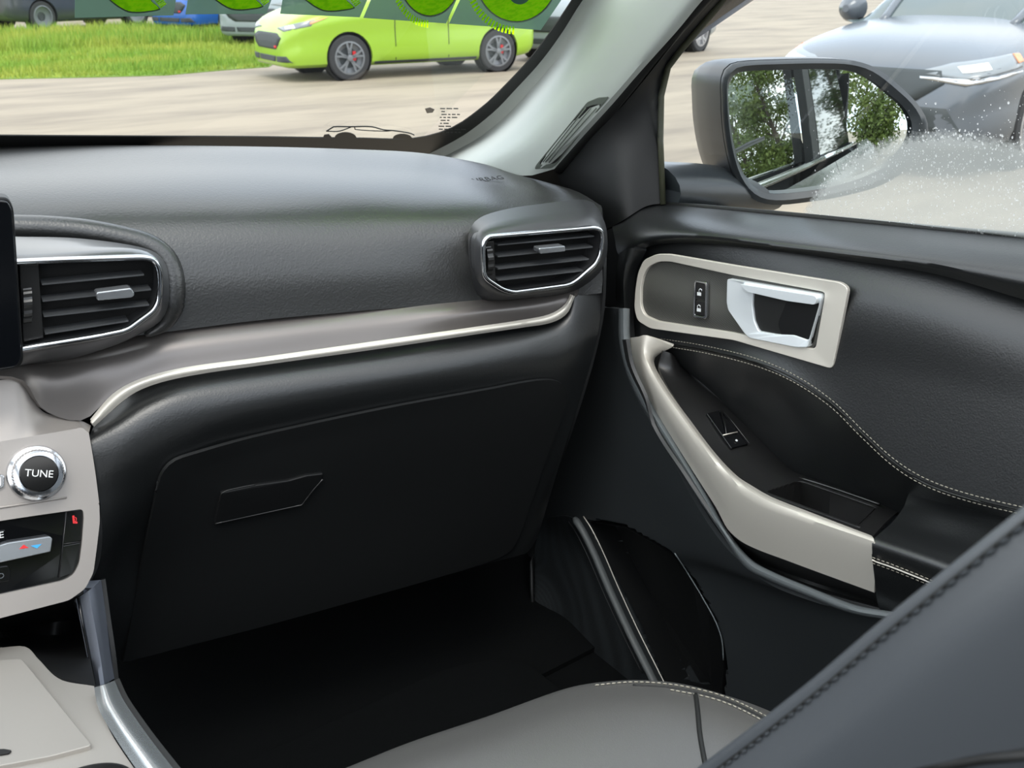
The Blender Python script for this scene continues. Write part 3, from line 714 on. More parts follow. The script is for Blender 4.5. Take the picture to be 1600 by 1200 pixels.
# ================================================================== windscreen pillar
pl = [(1130, -330), (960, -70), (905, 0), (873, 50), (838, 97), (800, 138), (765, 174), (715, 212), (664, 239)]
pm = [(1230, -300), (1040, -70), (975, 10), (945, 60), (915, 105), (885, 145), (850, 185), (810, 222), (750, 256)]
pq = [(1340, -300), (1130, -70), (1070, 5), (1030, 55), (1000, 92), (968, 132), (930, 175), (885, 222), (820, 275)]
pr = [(1390, -300), (1165, -70), (1098, 0), (1060, 46), (1025, 85), (992, 122), (955, 165), (912, 212), (866, 264)]
def mixp(a, b, t): return [(x*(1-t)+u*t, y*(1-t)+v*t) for (x, y), (u, v) in zip(a, b)]
pillar = root('pillar_trim', X(850, 262, .72), 'grey cloth-covered windscreen pillar trim rising to the top right', 'pillar trim')
pcov = patch('cover', [
    [WS(x, y, .0) for x, y in pl],
    [WS(x, y, .02) for x, y in mixp(pl, pm, .35)],
    [X(x, y, .715) for x, y in pm],
    [X(x, y, .712) for x, y in pq],
    [X(x, y, .725) for x, y in pr]], pillarm, pillar, nu=50, nv=30, t=.006)
sl_o = [(952, 151), (935, 153), (918, 160), (838, 258), (836, 264), (862, 262), (870, 256)]
so_ = round2([on(pcov, x, y, .002, lambda a, b: X(a, b, .72)) for x, y in sl_o], .003, 3)
sc_ = sum(so_, Vector())/len(so_)
si_ = [p.lerp(sc_, .16) for p in so_]
ringplate('vent_frame', so_, si_, .004, pillard, pillar, bevel=.0006)
plate('vent_insert', [p-(CAM-p).normalized()*.001 for p in si_], .002, rubber, pillar, bevel=0)
for k in range(3):
    a = (917+k*8, 168), (850+k*4, 252)
    q = [on(pcov, a[0][0]*(1-t)+a[1][0]*t, a[0][1]*(1-t)+a[1][1]*t, .003, lambda x, y: X(x, y, .72)) for t in (0, .25, .5, .75, 1)]
    tube('vent_rib', q, .0009, pillard, pillar, seg=5)

# ================================================================== passenger door
door = root('door_panel', Vector((.74, .5, .45)), 'black leather passenger door trim with silver pull and latch bezel', 'car door')
def xr(l): return [X(x, y, v) for x, y, v in l]
# black sail panel and window frame in front of the glass
sail = patch('sail_panel', [
    xr([(1190, -70, .745), (1128, 0, .765), (1062, 78, .785), (1042, 105, .79), (1031, 150, .79), (1030, 220, .79), (1034, 318, .79)]),
    xr([(1178, -70, .735), (1112, 5, .75), (1045, 80, .77), (1025, 115, .775), (1012, 160, .775), (1008, 230, .775), (1010, 322, .775)]),
    xr([(1165, -70, .73), (1095, 0, .735), (1005, 110, .74), (968, 165, .745), (955, 215, .75), (962, 270, .75), (972, 345, .75)]),
    xr([(1160, -70, .73), (1085, 10, .735), (965, 155, .74), (905, 225, .745), (870, 268, .75), (890, 310, .755), (925, 370, .755)])], plast, door, nu=50, nv=24, t=.01)
dk = [(972, 210, .748), (975, 260, .742), (975, 330, .742)]
tube('seal', [X(x, y, v) for x, y, v in [(1192, -70, .744), (1130, 0, .764), (1064, 78, .784), (1044, 105, .789), (1033, 150, .789), (1032, 220, .789), (1036, 319, .789)]], .004, mat('olive_rubber', (60, 62, 48), .4), door, seg=8)
tube('inner_seal', crn([X(x, y, v) for x, y, v in [(1165, -70, .73), (1100, 0, .734), (1020, 92, .738), (960, 165, .74), (915, 215, .745), (872, 266, .748)]], 30), .007, rubber, door, seg=8)
# upper belt roll
belt = patch('belt_trim', [
    xr([(955, 335, .80), (1000, 318, .80), (1034, 318, .80), (1100, 322, .80), (1200, 331, .80), (1320, 342, .80), (1460, 355, .80), (1620, 369, .80), (1800, 388, .80)]),
    xr([(955, 345, .76), (1000, 326, .775), (1034, 322, .785), (1100, 328, .785), (1200, 338, .785), (1320, 350, .785), (1460, 364, .785), (1620, 380, .785), (1800, 400, .785)]),
    xr([(960, 370, .735), (995, 348, .74), (1034, 343, .74), (1100, 347, .74), (1200, 358, .74), (1320, 372, .74), (1460, 388, .74), (1620, 406, .74), (1800, 428, .74)]),
    xr([(968, 400, .715), (995, 378, .715), (1034, 368, .715), (1100, 368, .715), (1200, 380, .715), (1320, 394, .715), (1460, 412, .715), (1620, 440, .715), (1800, 470, .715)]),
    xr([(990, 405, .722), (1008, 388, .722), (1034, 381, .722), (1100, 381, .722), (1200, 391, .722), (1320, 406, .722), (1460, 428, .722), (1620, 474, .722), (1800, 520, .722)])], leather, door, nu=80, nv=30, t=.006)
tube('belt_seal', [X(x, y, .797) for x, y in [(1030, 319), (1100, 323.5), (1200, 332.5), (1320, 344), (1460, 357.5), (1620, 371), (1800, 390)]], .0035, rubber, door, seg=8)
# front edge return of the door trim
edge = patch('front_edge', [
    xr([(968, 395, .715), (962, 430, .715), (962, 480, .715), (964, 530, .705)]),
    xr([(985, 388, .705), (975, 430, .70), (975, 480, .70), (978, 530, .695)]),
    xr([(1010, 392, .72), (994, 425, .72), (990, 480, .72), (992, 530, .71)])], leather, door, nu=16, nv=12, t=.008)
# mid panel behind the latch bezel
midp = patch('mid_panel', [
    xr([(985, 395, .735), (1008, 386, .735), (1034, 380, .735), (1100, 380, .735), (1200, 390, .735), (1320, 404, .735), (1460, 428, .735), (1620, 470, .735), (1800, 515, .735)]),
    xr([(985, 450, .727), (1008, 445, .727), (1034, 440, .727), (1100, 442, .725), (1200, 452, .723), (1320, 470, .716), (1460, 495, .712), (1620, 535, .71), (1800, 575, .71)]),
    xr([(985, 500, .722), (1008, 505, .722), (1034, 512, .722), (1100, 522, .718), (1200, 540, .715), (1320, 572, .708), (1460, 600, .704), (1620, 635, .70), (1800, 660, .70)]),
    xr([(985, 530, .715), (1008, 533, .715), (1040, 536, .715), (1100, 546, .710), (1180, 566, .705), (1300, 632, .70), (1400, 727, .69), (1520, 778, .685), (1800, 850, .68)])], leather, door, nu=90, nv=34, t=.006)
scoop = patch('lower_insert', [
    xr([(1030, 536, .716), (1100, 548, .710), (1180, 568, .706), (1240, 594, .703), (1300, 634, .70), (1350, 684, .695), (1400, 729, .69), (1450, 758, .688), (1520, 781, .685), (1800, 852, .68)]),
    xr([(1040, 560, .728), (1105, 585, .728), (1180, 615, .728), (1235, 645, .728), (1285, 690, .725), (1340, 730, .722), (1390, 765, .718), (1440, 785, .715), (1520, 800, .71), (1800, 870, .70)]),
    xr([(1060, 570, .738), (1110, 610, .742), (1165, 665, .745), (1210, 710, .745), (1245, 742, .745), (1310, 770, .742), (1380, 800, .738), (1430, 812, .73), (1520, 830, .72), (1800, 900, .71)])], leather, door, nu=80, nv=24, t=.006)
seam = [(1032, 533), (1100, 544), (1180, 564), (1240, 589), (1300, 629), (1350, 678), (1400, 723), (1450, 753), (1520, 777), (1640, 805)]
sfb = lambda x, y: X(x, y, .70)
tube('seam', onl([midp, scoop], [(x, y+1.5) for x, y in seam], .0006, 8, sfb), .0009, rubber, door, seg=5)
stitches('stitching', onl([midp, scoop], [(x+1, y-3.5) for x, y in seam], .0016, 8, sfb), thread, door, .0052, .0036, .00055)
stitches('stitching', onl([midp, scoop], [(x-1, y+6) for x, y in seam], .0016, 8, sfb), thread, door, .0052, .0036, .00055)
# switch panel: dark sloping shelf between pull and insert
swp = patch('switch_panel', [
    xr([(1036, 548, .702), (1030, 575, .694), (1060, 630, .680), (1105, 695, .668), (1160, 748, .655), (1200, 774, .648), (1280, 806, .640), (1362, 840, .634)]),
    xr([(1050, 553, .712), (1060, 590, .712), (1095, 635, .705), (1145, 690, .70), (1185, 725, .695), (1225, 750, .69), (1310, 785, .685), (1385, 815, .68)]),
    xr([(1062, 566, .745), (1110, 610, .745), (1165, 662, .748), (1210, 708, .748), (1240, 735, .748), (1280, 750, .745), (1340, 772, .742), (1405, 798, .738)])], plasts, door, nu=220, nv=90, t=.004)
SWP0 = [on(swp, x, y, .0012, None) for x, y in [(1188, 768), (1248, 748), (1380, 794), (1345, 826)]]
# storage cup in the shelf
def SW(px, py, l=0): return on(swp, px, py, l, lambda a, b: X(a, b, .69))
tr_o = round2([SW(x, y, .0012) for x, y in [(1188, 768), (1248, 748), (1380, 794), (1345, 826)]], .006, 4)
tr_c = round2([SW(x, y, .0012) for x, y in [(1196, 769), (1250, 752), (1370, 794), (1341, 822)]], .006, 4)
ringplate('pocket_rim', tr_o, tr_c, .002, plasts, door, bevel=.0005)
lipp = crn([SW(x, y, .003) for x, y in [(1248, 749), (1290, 762), (1374, 791)]], 14)
sww = [SW(x, y, .004) for x, y in [(1103, 648), (1125, 643), (1168, 696), (1142, 703)]]
dent(swp, [(1196, 769), (1250, 751), (1371, 793), (1341, 823)], (.004, 0, -.034), plasts, door)
tube('pocket_lip', lipp, .0013, plasts, door, seg=6)
# window switch
swo = plate('window_switch', [SW(x, y, .004) for x, y in [(1103, 648), (1125, 643), (1168, 696), (1142, 703)]], .004, glossb, door, bevel=.0008)
tube('switch_edge', [SW(x, y, .0062) for x, y in [(1126, 645), (1141, 662), (1168, 697)]], .0006, plasts, swo, seg=5)
tube('switch_edge', [SW(x, y, .0062) for x, y in [(1124, 645), (1130, 665), (1133, 682)]], .0006, plasts, swo, seg=5)
tube('switch_edge', [SW(x, y, .0062) for x, y in [(1128, 684), (1150, 679)]], .0008, silver, swo, seg=5)
lathe('switch_lamp', SW(1149, 692, .005), nrm_of([SW(1103, 648), SW(1125, 643), SW(1168, 696)]), [(.0016, 0), (.0014, .0008), (.0006, .001)], white, swo, seg=12)
# silver pull
o_e = [(983, 528, .700), (985, 560, .694), (1003, 605, .684), (1040, 668, .670), (1085, 740, .655), (1120, 795, .645), (1138, 828, .640), (1165, 850, .636), (1230, 876, .628), (1366, 926, .615)]
m_e = [(998, 526, .688), (1000, 560, .680), (1020, 605, .668), (1056, 668, .654), (1102, 728, .642), (1135, 765, .634), (1160, 785, .628), (1195, 803, .622), (1260, 826, .615), (1368, 864, .603)]
m2_e = [(1010, 524, .686), (1008, 556, .680), (1030, 600, .668), (1068, 655, .654), (1112, 713, .642), (1145, 748, .634), (1170, 767, .628), (1203, 785, .622), (1265, 808, .615), (1366, 845, .603)]
i_e = [(1052, 541, .708), (1022, 562, .702), (1038, 598, .690), (1074, 650, .678), (1116, 706, .665), (1150, 742, .656), (1175, 759, .650), (1207, 777, .644), (1268, 801, .636), (1362, 837, .624)]
pull = patch('pull_handle', [xr(o_e), xr(m_e), xr(m2_e), xr(i_e)], silver, door, nu=80, nv=20, t=.004)
# pull_handle end return to armrest
# ridge: raised edge of the lower door
rd = [(967, 482, .69), (968, 530, .687), (978, 575, .682), (1000, 625, .675), (1045, 700, .662), (1090, 775, .650), (1130, 835, .642), (1165, 885, .636), (1200, 905, .630), (1260, 930, .624), (1330, 957, .618), (1392, 968, .612)]
rw = 10
r_in = [(x+(15 if y < 560 else 13 if y < 830 else 7), y-(0 if y < 560 else 4 if y < 850 else 11), v+.004) for x, y, v in rd]
ridge = patch('edge_ridge', [xr([(x-1, y+1, v+.01) for x, y, v in rd]), xr(rd), xr([((a[0]+b[0])/2, (a[1]+b[1])/2, a[2]-.003) for a, b in zip(rd, r_in)]), xr(r_in), xr([(x+2, y, v+.012) for x, y, v in r_in])], mat('grained_grey_plastic', (104, 110, 112), .6, bump=('noise', 1600, .5, .0006)), door, nu=80, nv=14, t=.004)
ledge = patch('pull_recess', [
    xr([(x-2, y-4, v+.004) for x, y, v in o_e]),
    xr([((a[0]+b[0])/2, (a[1]+b[1])/2, .70 if i < 5 else .685) for i, (a, b) in enumerate(zip(o_e, [(x, y, v) for x, y, v in [rd[1], rd[2], rd[3], (1022, 665, 0), (1067, 738, 0), (1110, 805, 0), rd[6], rd[7], rd[9], rd[11]]]))]),
    xr([(x, y, .66 if y < 700 else .645) for x, y, v in [(r_in[1]), r_in[2], r_in[3], (1025, 665, 0), (1072, 738, 0), (1117, 805, 0), r_in[6], r_in[7], r_in[9], r_in[11]]])], ledgem, door, nu=60, nv=12, t=.004)
# lower door skin
low = patch('lower_skin', [
    xr([(922, 470, .735), (940, 480, .715), (955, 481, .70), (970, 483, .696)]),
    xr([(915, 560, .735), (935, 560, .715), (960, 562, .70), (976, 575, .688)]),
    xr([(885, 680, .735), (930, 685, .715), (990, 695, .69), (1040, 702, .668)]),
    xr([(850, 790, .735), (920, 800, .715), (1030, 815, .69), (1118, 835, .650)]),
    xr([(835, 840, .735), (930, 850, .72), (1060, 865, .69), (1190, 905, .64)]),
    xr([(835, 900, .735), (960, 900, .72), (1120, 900, .70), (1270, 940, .632)]),
    xr([(840, 1000, .735), (1000, 980, .72), (1180, 975, .70), (1420, 985, .62)]),
    xr([(860, 1100, .735), (1020, 1100, .72), (1250, 1090, .70), (1500, 1120, .66)]),
    xr([(900, 1220, .735), (1080, 1240, .72), (1300, 1250, .70), (1540, 1280, .68)])], lowm, door, nu=140, nv=160, t=.006)
LS = lambda x, y, l=.001: on(low, x, y, l, lambda a, b: X(a, b, .71))
ribp_ = [(900, 808), (912, 826), (930, 862), (955, 920), (985, 985), (1015, 1045), (1030, 1075)]
# map pocket: opening under the bulge, lined darker to deepen its shade
mp_o = [(918, 812), (975, 820), (1050, 862), (1085, 905), (1118, 965), (1130, 1000), (1134, 1040), (1130, 1100), (1045, 1080), (990, 960), (940, 860)]
edge_pts = onl([low], [(1057, 862), (1080, 898), (1105, 940), (1122, 972), (1131, 1000), (1133, 1030)], .0045, 6)
rim_a = crn([LS(x, y, .004) for x, y in ribp_], 40); rim_b = crn([LS(x+14, y-2, .004) for x, y in ribp_], 40); rim_c = crn([LS(x-9, y+6, .0045) for x, y in ribp_[:-1]], 40)
tube('pocket_edge', edge_pts, .0009, mat('pale_edge', (120, 128, 130), .35), door, seg=6)  # thin paler line along the pocket edge
# speaker grille
sg = [[(850, 810), (870, 806), (890, 806), (903, 812)], [(838, 880), (870, 875), (905, 870), (926, 865)], [(836, 960), (880, 955), (920, 948), (960, 945)], [(845, 1030), (900, 1025), (950, 1020), (990, 1018)], [(866, 1095), (910, 1090), (960, 1085), (1025, 1080)]]
grille = patch('speaker_grille', [[LS(x, y, .0035) for x, y in r] for r in sg], meshm, door, nu=24, nv=30, t=.002)
ribp = [(900, 808), (912, 826), (930, 862), (955, 920), (985, 985), (1015, 1045), (1030, 1075)]
dent(low, mp_o, (.045, 0, -.01), plast, door, 5)
tube('speaker_rim', rim_a, [.004]+[.008]*39, mat('rim_plastic', (92, 97, 98), .42, bump=('noise', 1600, .4, .0005)), door, seg=10, flat=.7)
tube('rim_line', rim_b, .0009, silver, door, seg=5)
tube('rim_line', rim_c, .0007, plasts, door, seg=5)
tube('speaker_edge', crn([LS(x, y, .003) for x, y in [(850, 806), (834, 860), (832, 940), (838, 1000), (850, 1045), (866, 1090)]], 30), .0035, plast, door, seg=8)
# armrest pad
arm = patch('armrest', [
    xr([(1363, 877, .6035), (1440, 904, .5985), (1560, 949, .5915), (1760, 1020, .581)]),
    xr([(1363, 868, .602), (1440, 895, .597), (1560, 940, .59), (1760, 1010, .58)]),
    xr([(1363, 846, .603), (1440, 872, .597), (1560, 915, .59), (1760, 985, .58)]),
    xr([(1372, 836, .618), (1445, 860, .614), (1560, 898, .61), (1760, 965, .60)]),
    xr([(1395, 815, .66), (1460, 836, .66), (1580, 870, .655), (1760, 930, .65)]),
    xr([(1412, 792, .694), (1480, 805, .692), (1600, 840, .69), (1760, 895, .68)]),
    xr([(1418, 776, .708), (1480, 790, .706), (1600, 822, .70), (1760, 875, .69)]),
    xr([(1425, 760, .722), (1500, 778, .72), (1620, 805, .715), (1760, 850, .70)])], leather, door, nu=60, nv=40, t=.008)
# front face of the pad below the seam
armf = patch('armrest_side', [
    xr([(1362, 866, .6035), (1440, 893, .5985), (1560, 938, .5915), (1760, 1010, .58)]),
    xr([(1366, 900, .606), (1440, 925, .604), (1540, 960, .60), (1760, 1040, .59)]),
    xr([(1372, 945, .625), (1420, 975, .625), (1540, 1010, .62), (1760, 1100, .61)]),
    xr([(1385, 965, .66), (1440, 1000, .66), (1540, 1040, .66), (1760, 1140, .66)])], leather, door, nu=40, nv=16, t=.006)
afb = lambda x, y: X(x, y, .597)
for dy, nm in ((-3, 's'), (6, 's')):
    stitches('stitching', onl([arm, armf], [(1364, 873+dy), (1400, 886+dy), (1460, 910+dy), (1520, 934+dy)], .0016, 8, afb), thread, door, .0052, .0036, .0005)
tube('seam', onl([arm, armf], [(1363, 875), (1400, 888), (1460, 912), (1520, 936)], .001, 8, afb), .0008, silver, door, seg=5)

# latch bezel
def B(px, py, l=0): return P(px, py, Vector((.712, .7, 1.05)), Vector((1, 0, -.03)).normalized()) + Vector((-l, 0, 0))
bo = [(997, 450), (1001, 425), (1010, 405), (1030, 396), (1050, 396), (1150, 413), (1318, 440), (1330, 449), (1305, 575), (1150, 530), (1020, 512), (1000, 500), (995, 480)]
bi = [(1004, 450), (1008, 430), (1016, 416), (1032, 408), (1050, 408), (1142, 428), (1290, 455), (1292, 460), (1277, 545), (1150, 519), (1030, 501), (1010, 492), (1004, 478)]
bn = Vector((-1, 0, .03)).normalized()
bzl = root('latch_bezel', B(1150, 575), 'silver framed bezel around the door latch and lock buttons', 'bezel')
bzl.parent = door; bzl.location = B(1150, 575)-wl(door)
for k in ('label', 'category'): del bzl[k]
ro = round2([B(x, y, .005) for x, y in bo], .006, 4); ri = round2([B(x, y, .0035) for x, y in bi], .006, 4)
ringplate('bezel_frame', ro, ri, .005, silver, bzl, bevel=.0008, n=bn, t2=.005)
plate('woven_insert', ri, .0035, insertm, bzl, bevel=0, n=bn)
for p_ in [bzl.children[-1]]: 
    for v in p_.data.vertices: v.co.x += .004
# latch: pale chrome surround, recess and lever
lo = [(1142, 434), (1288, 458), (1290, 464), (1287, 472), (1268, 541), (1250, 541), (1176, 526), (1168, 518), (1143, 482), (1141, 470)]
li = [(1182, 448), (1240, 456), (1284, 466), (1284, 476), (1268, 530), (1245, 522), (1218, 521), (1190, 516), (1183, 500), (1180, 475)]
lo_ = round2([B(x, y, .007) for x, y in lo], .003, 3); li_ = round2([B(x, y, .005) for x, y in li], .003, 3)
ringplate('latch_surround', lo_, li_, .012, brchrome, bzl, bevel=.0012, n=bn)
plate('latch_recess', [p for p in round2([B(x, y, .0022) for x, y in [(1170, 445), (1287, 462), (1287, 470), (1270, 538), (1182, 524), (1172, 500)]], .003, 3)], .002, rubber, bzl, bevel=0, n=bn)
plate('door_latch', round2([B(x, y, .012) for x, y in [(1166, 441), (1284, 459), (1288, 464), (1284, 473), (1240, 467), (1178, 453)]], .003, 3), .01, brchrome, bzl, bevel=.0015, n=bn)
plate('door_latch', round2([B(x, y, .004) for x, y in [(1236, 462), (1284, 470), (1270, 536), (1224, 524), (1218, 505)]], .004, 3), .006, blackp, bzl, bevel=.002, n=bn)
lk_o = round2([B(x, y, .005) for x, y in [(1089, 437), (1109, 440), (1108, 497), (1087, 494)]], .003, 3)
lk_i = round2([B(x, y, .005) for x, y in [(1091.5, 440), (1106.5, 442.5), (1105.5, 494), (1089.5, 491)]], .0025, 3)
ringplate('switch_frame', lk_o, lk_i, .004, chrome, bzl, bevel=.0005, n=bn)
plate('lock_button', round2([B(x, y, .0045) for x, y in [(1092, 441), (1106, 443), (1105.7, 467), (1091, 465)]], .001, 2), .004, plasts, bzl, bevel=.0006, n=bn)
plate('lock_button', round2([B(x, y, .0045) for x, y in [(1091, 468), (1105.7, 470), (1105, 493), (1090, 490)]], .001, 2), .004, plasts, bzl, bevel=.0006, n=bn)
def padlock(cx, cy, openl):
    plate('lock_symbol', [B(cx+a, cy+b, .0052) for a, b in [(-3, 0), (3, .9), (2.8, 6), (-3.1, 5.2)]], .0004, white, bzl, bevel=0, n=bn)
    tube('lock_symbol', [B(cx+a+(2 if openl else 0), cy+b, .0052) for a, b in [(-2, 0), (-2, -3.5), (0, -5), (2.2, -3.2), (2.2, 0 if not openl else -1.5)]], .0005, white, bzl, seg=5)
padlock(1097, 455, True); padlock(1096.5, 480, False)

# door glass with rain drops
dgm = clear_glass('side_glass', (.96, .985, .975), .9)
gq = [DG(x, y) for x, y in [(1010, 345), (1700, 395)]]
z0 = 1.12
def dgp(y, z): return Vector((.80-(z-1.15)*.22/1., y, z))
g1 = [dgp(1.0, 1.10), dgp(-.14, 1.10), dgp(-.14, 1.60), dgp(.35, 1.60), dgp(.93, 1.30)]
glass = mk('window_2', g1, [[0, 1, 2, 3, 4]], dgm, smooth=False); struct(glass)
rnd = random.Random(11)
drop = clear_glass('water_drop', (.75, .79, .78), 2.5, .12)
drop = bpy.data.materials.new('water_bead'); drop.use_nodes = True; t_ = drop.node_tree; t_.nodes.clear()
o = t_.nodes.new('ShaderNodeOutputMaterial'); mx = t_.nodes.new('ShaderNodeMixShader'); mx.inputs[0].default_value = .5
tr = t_.nodes.new('ShaderNodeBsdfTransparent'); df = t_.nodes.new('ShaderNodeBsdfTranslucent'); df.inputs[0].default_value = (.95, .95, .95, 1)
t_.links.new(tr.outputs[0], mx.inputs[1]); t_.links.new(df.outputs[0], mx.inputs[2]); t_.links.new(mx.outputs[0], o.inputs[0])
V = []; F_ = []
def bead(px, py, r, sx=1.):
    c = DG(px, py, .0006); u = Vector((0, 1, 0)); v = Vector((-.22, 0, 1)).normalized(); n = -DGN; B0 = len(V)
    for k in range(6):
        a = k*math.pi/3; V.append(c+u*math.cos(a)*r+v*math.sin(a)*r*sx)
    for k in range(6):
        a = k*math.pi/3; V.append(c+u*math.cos(a)*r*.6+v*math.sin(a)*r*.6*sx+n*r*.5)
    V.append(c+n*r*.65)
    for k in range(6): F_.append([B0+k, B0+(k+1) % 6, B0+6+(k+1) % 6, B0+6+k]); F_.append([B0+6+k, B0+6+(k+1) % 6, B0+12])
def fogline(x):      # upper limit of the wet patch (pixels) for placing the drops
    pts = [(1255, 330), (1275, 300), (1300, 272), (1340, 235), (1400, 213), (1480, 205), (1600, 222), (1700, 222)]
    for (a, b), (c, d) in zip(pts, pts[1:]):
        if a <= x <= c: return b+(d-b)*(x-a)/(c-a)
    return 400
n_ = 0
while n_ < 2600:
    x = 1260+rnd.random()*380; y = 150+rnd.random()*240; f_ = fogline(x)
    if y < f_-8:
        if rnd.random() > .10*math.exp(-(f_-y)/60)*(1 if x > 1300 else .3): continue
    r = .00022+.0009*rnd.random()**3
    bead(x, y, r, 1+rnd.random()*.7); n_ += 1
for _ in range(90): bead(1150+rnd.random()*450, 110+rnd.random()*160, .0003+.0006*rnd.random()**2)
dr = mk('rain_drops', V, F_, drop, glass); dr['kind'] = 'stuff'
# wet haze film on the glass
hz = bpy.data.materials.new('wet_haze'); hz.use_nodes = True; t_ = hz.node_tree; t_.nodes.clear()
o = t_.nodes.new('ShaderNodeOutputMaterial'); mx = t_.nodes.new('ShaderNodeMixShader'); tr = t_.nodes.new('ShaderNodeBsdfTransparent')
df = t_.nodes.new('ShaderNodeBsdfTranslucent'); df.inputs[0].default_value = (.44, .45, .43, 1)
at = t_.nodes.new('ShaderNodeAttribute'); at.attribute_name = 'wet'
nn = t_.nodes.new('ShaderNodeTexNoise'); nn.inputs['Scale'].default_value = 230; nn.inputs['Detail'].default_value = 5
tcc = t_.nodes.new('ShaderNodeTexCoord'); t_.links.new(tcc.outputs['Object'], nn.inputs[0])
m1 = t_.nodes.new('ShaderNodeMath'); m1.operation = 'MULTIPLY_ADD'; m1.inputs[1].default_value = .9; t_.links.new(nn.outputs['Fac'], m1.inputs[0]); t_.links.new(at.outputs['Fac'], m1.inputs[2])
m2 = t_.nodes.new('ShaderNodeMapRange'); m2.inputs[1].default_value = .75; m2.inputs[2].default_value = 1.25; m2.inputs[3].default_value = 0; m2.inputs[4].default_value = .62
t_.links.new(m1.outputs[0], m2.inputs[0]); t_.links.new(m2.outputs[0], mx.inputs[0]); t_.links.new(tr.outputs[0], mx.inputs[1]); t_.links.new(df.outputs[0], mx.inputs[2]); t_.links.new(mx.outputs[0], o.inputs[0])
HV = []; HF = []; wet = []; nx, ny = 70, 50
for j in range(ny):
    for i in range(nx):
        x = 1215+i*7.0; y = 150+j*5.2; HV.append(DG(x, y, .0003)); f_ = fogline(x) if x > 1255 else 345+(1255-x)
        wet.append(max(0, min(1, (y-f_)/34+.42)))
for j in range(ny-1):
    for i in range(nx-1): HF.append([j*nx+i, j*nx+i+1, (j+1)*nx+i+1, (j+1)*nx+i])
hzo = mk('wet_film', HV, HF, hz, glass); at_ = hzo.data.attributes.new('wet', 'FLOAT', 'POINT'); at_.data.foreach_set('value', wet)

# ================================================================== seat
seat = root('passenger_seat', Vector((.42, .1, .45)), 'black leather passenger seat with pale stitching at the lower right', 'seat')
sil = [(430, 1245), (540, 1200), (640, 1160), (760, 1120), (850, 1087), (900, 1072), (950, 1065), (1000, 1063), (1060, 1068), (1120, 1083), (1190, 1107), (1260, 1140)]
r0 = [Z(x, y, .800) for x, y in sil]
cush = patch('cushion', [
    [p+Vector((0, .01, -.12)) for p in r0], [p+Vector((0, .012, -.03)) for p in r0], r0,
    [Z(x+6, y+16, .822) for x, y in sil], [Z(x+14, y+45, .836) for x, y in sil], [Z(x+30, y+110, .842) for x, y in sil], [Z(x+60, y+300, .842) for x, y in sil], [Z(x+100, y+620, .842) for x, y in sil]], seatm, seat, nu=90, nv=60, t=.02)
cfb = lambda x, y: Z(x, y, .83)
def CS(pts, l, sub=8): return onl([cush], pts, l, sub)
sm = [(930, 1071), (990, 1066), (1050, 1070), (1110, 1082), (1150, 1096), (1200, 1121)]
stitches('stitching', CS([(x, y+1) for x, y in sm], .0012), thread, seat, .0052, .0038, .0007)
stitches('stitching', CS([(x-3, y+9) for x, y in sm[2:]], .0012), thread, seat, .0052, .0038, .0007)
tube('seam', CS([(x-1, y+5) for x, y in sm[1:]], .0003), .0012, rubber, seat, seg=6)
tube('seam', CS([(1087, 1086), (1090, 1110), (1094, 1150), (1102, 1195), (1110, 1240)], .0002), .0022, rubber, seat, seg=6)
# backrest: side panel facing the camera, rolled front edge, front face behind it
XS = .10
pe = [(760, 1464), (900, 1351), (1010, 1262), (1090, 1199), (1180, 1131), (1270, 1060), (1370, 975), (1460, 902), (1530, 846), (1600, 790), (1690, 717), (1800, 630), (1960, 502)]
def SB(px, py, l=0): return X(px, py, XS+l)
_e = (SB(1600, 790)-SB(1090, 1199)).normalized(); _n = _e.cross(ray(1345, 995)).normalized()
_n = _n if _n.dot(CU-CR) > 0 else -_n
def behind(x, y, w):
    p = SB(x, y); v = Vector((w, -.1*w, 0)); k = v.dot(_n); return p+v-_n*(max(0, k)+.012*w/.1+.004)
RR = .0062
def roll(x, y, th):
    e = ray(x, y).normalized(); th = math.radians(th); return SB(x, y)-_n*RR+(_n*math.cos(th)+e*math.sin(th))*RR
back_rows = [
    None, [behind(x, y, .13) for x, y in pe],
    [behind(x, y, .035) for x, y in pe]]+[[roll(x, y, th) for x, y in pe] for th in (80, 55, 28, 0, -28, -55, -80)]
back_rows[0] = [behind(x, y, .34) for x, y in pe]
bk = patch('backrest', [crn(r, 60) for r in back_rows], seatside, seat, raw=True, t=0)
sp_ = [[(x+18, y+17) for x, y in pe]]
side = patch('side_panel', [
    [roll(x, y, -80) for x, y in pe],
    [roll(x, y, -60)-_n*.006-ray(x, y).normalized()*.0035 for x, y in pe],
    [SB(x+80, y+85, -.013) for x, y in pe],
    [SB(x+200, y+200, -.012) for x, y in pe],
    [SB(x+330, y+340, .0) for x, y in pe],
    [SB(x+330, y+345, .06) for x, y in pe],
    [SB(x+300, y+320, .20) for x, y in pe]], seatside, seat, nu=60, nv=40, t=.01)
tube('seam', onl([bk, side], [(x+14, y+16) for x, y in pe[:-1]], .0, 8, lambda x, y: SB(x, y, -.003)), .0008, rubber, seat, seg=6)
stitches('stitching', onl([bk, side], [(x+16.5, y+18.5) for x, y in pe[:-1]], .0006, 8, lambda x, y: SB(x, y, -.006)), mat('dark_thread', (45, 50, 54), .8), seat, .0062, .0042, .0007)
tube('seam', [SB(x, y, -.0125) for x, y in [(1430, 1204), (1480, 1196), (1540, 1186), (1640, 1176)]], .0018, rubber, seat, seg=6)
boxm('seat_base', (.14, -.15, .50), (.62, .42, .70), blackp, seat, bevel=.03)
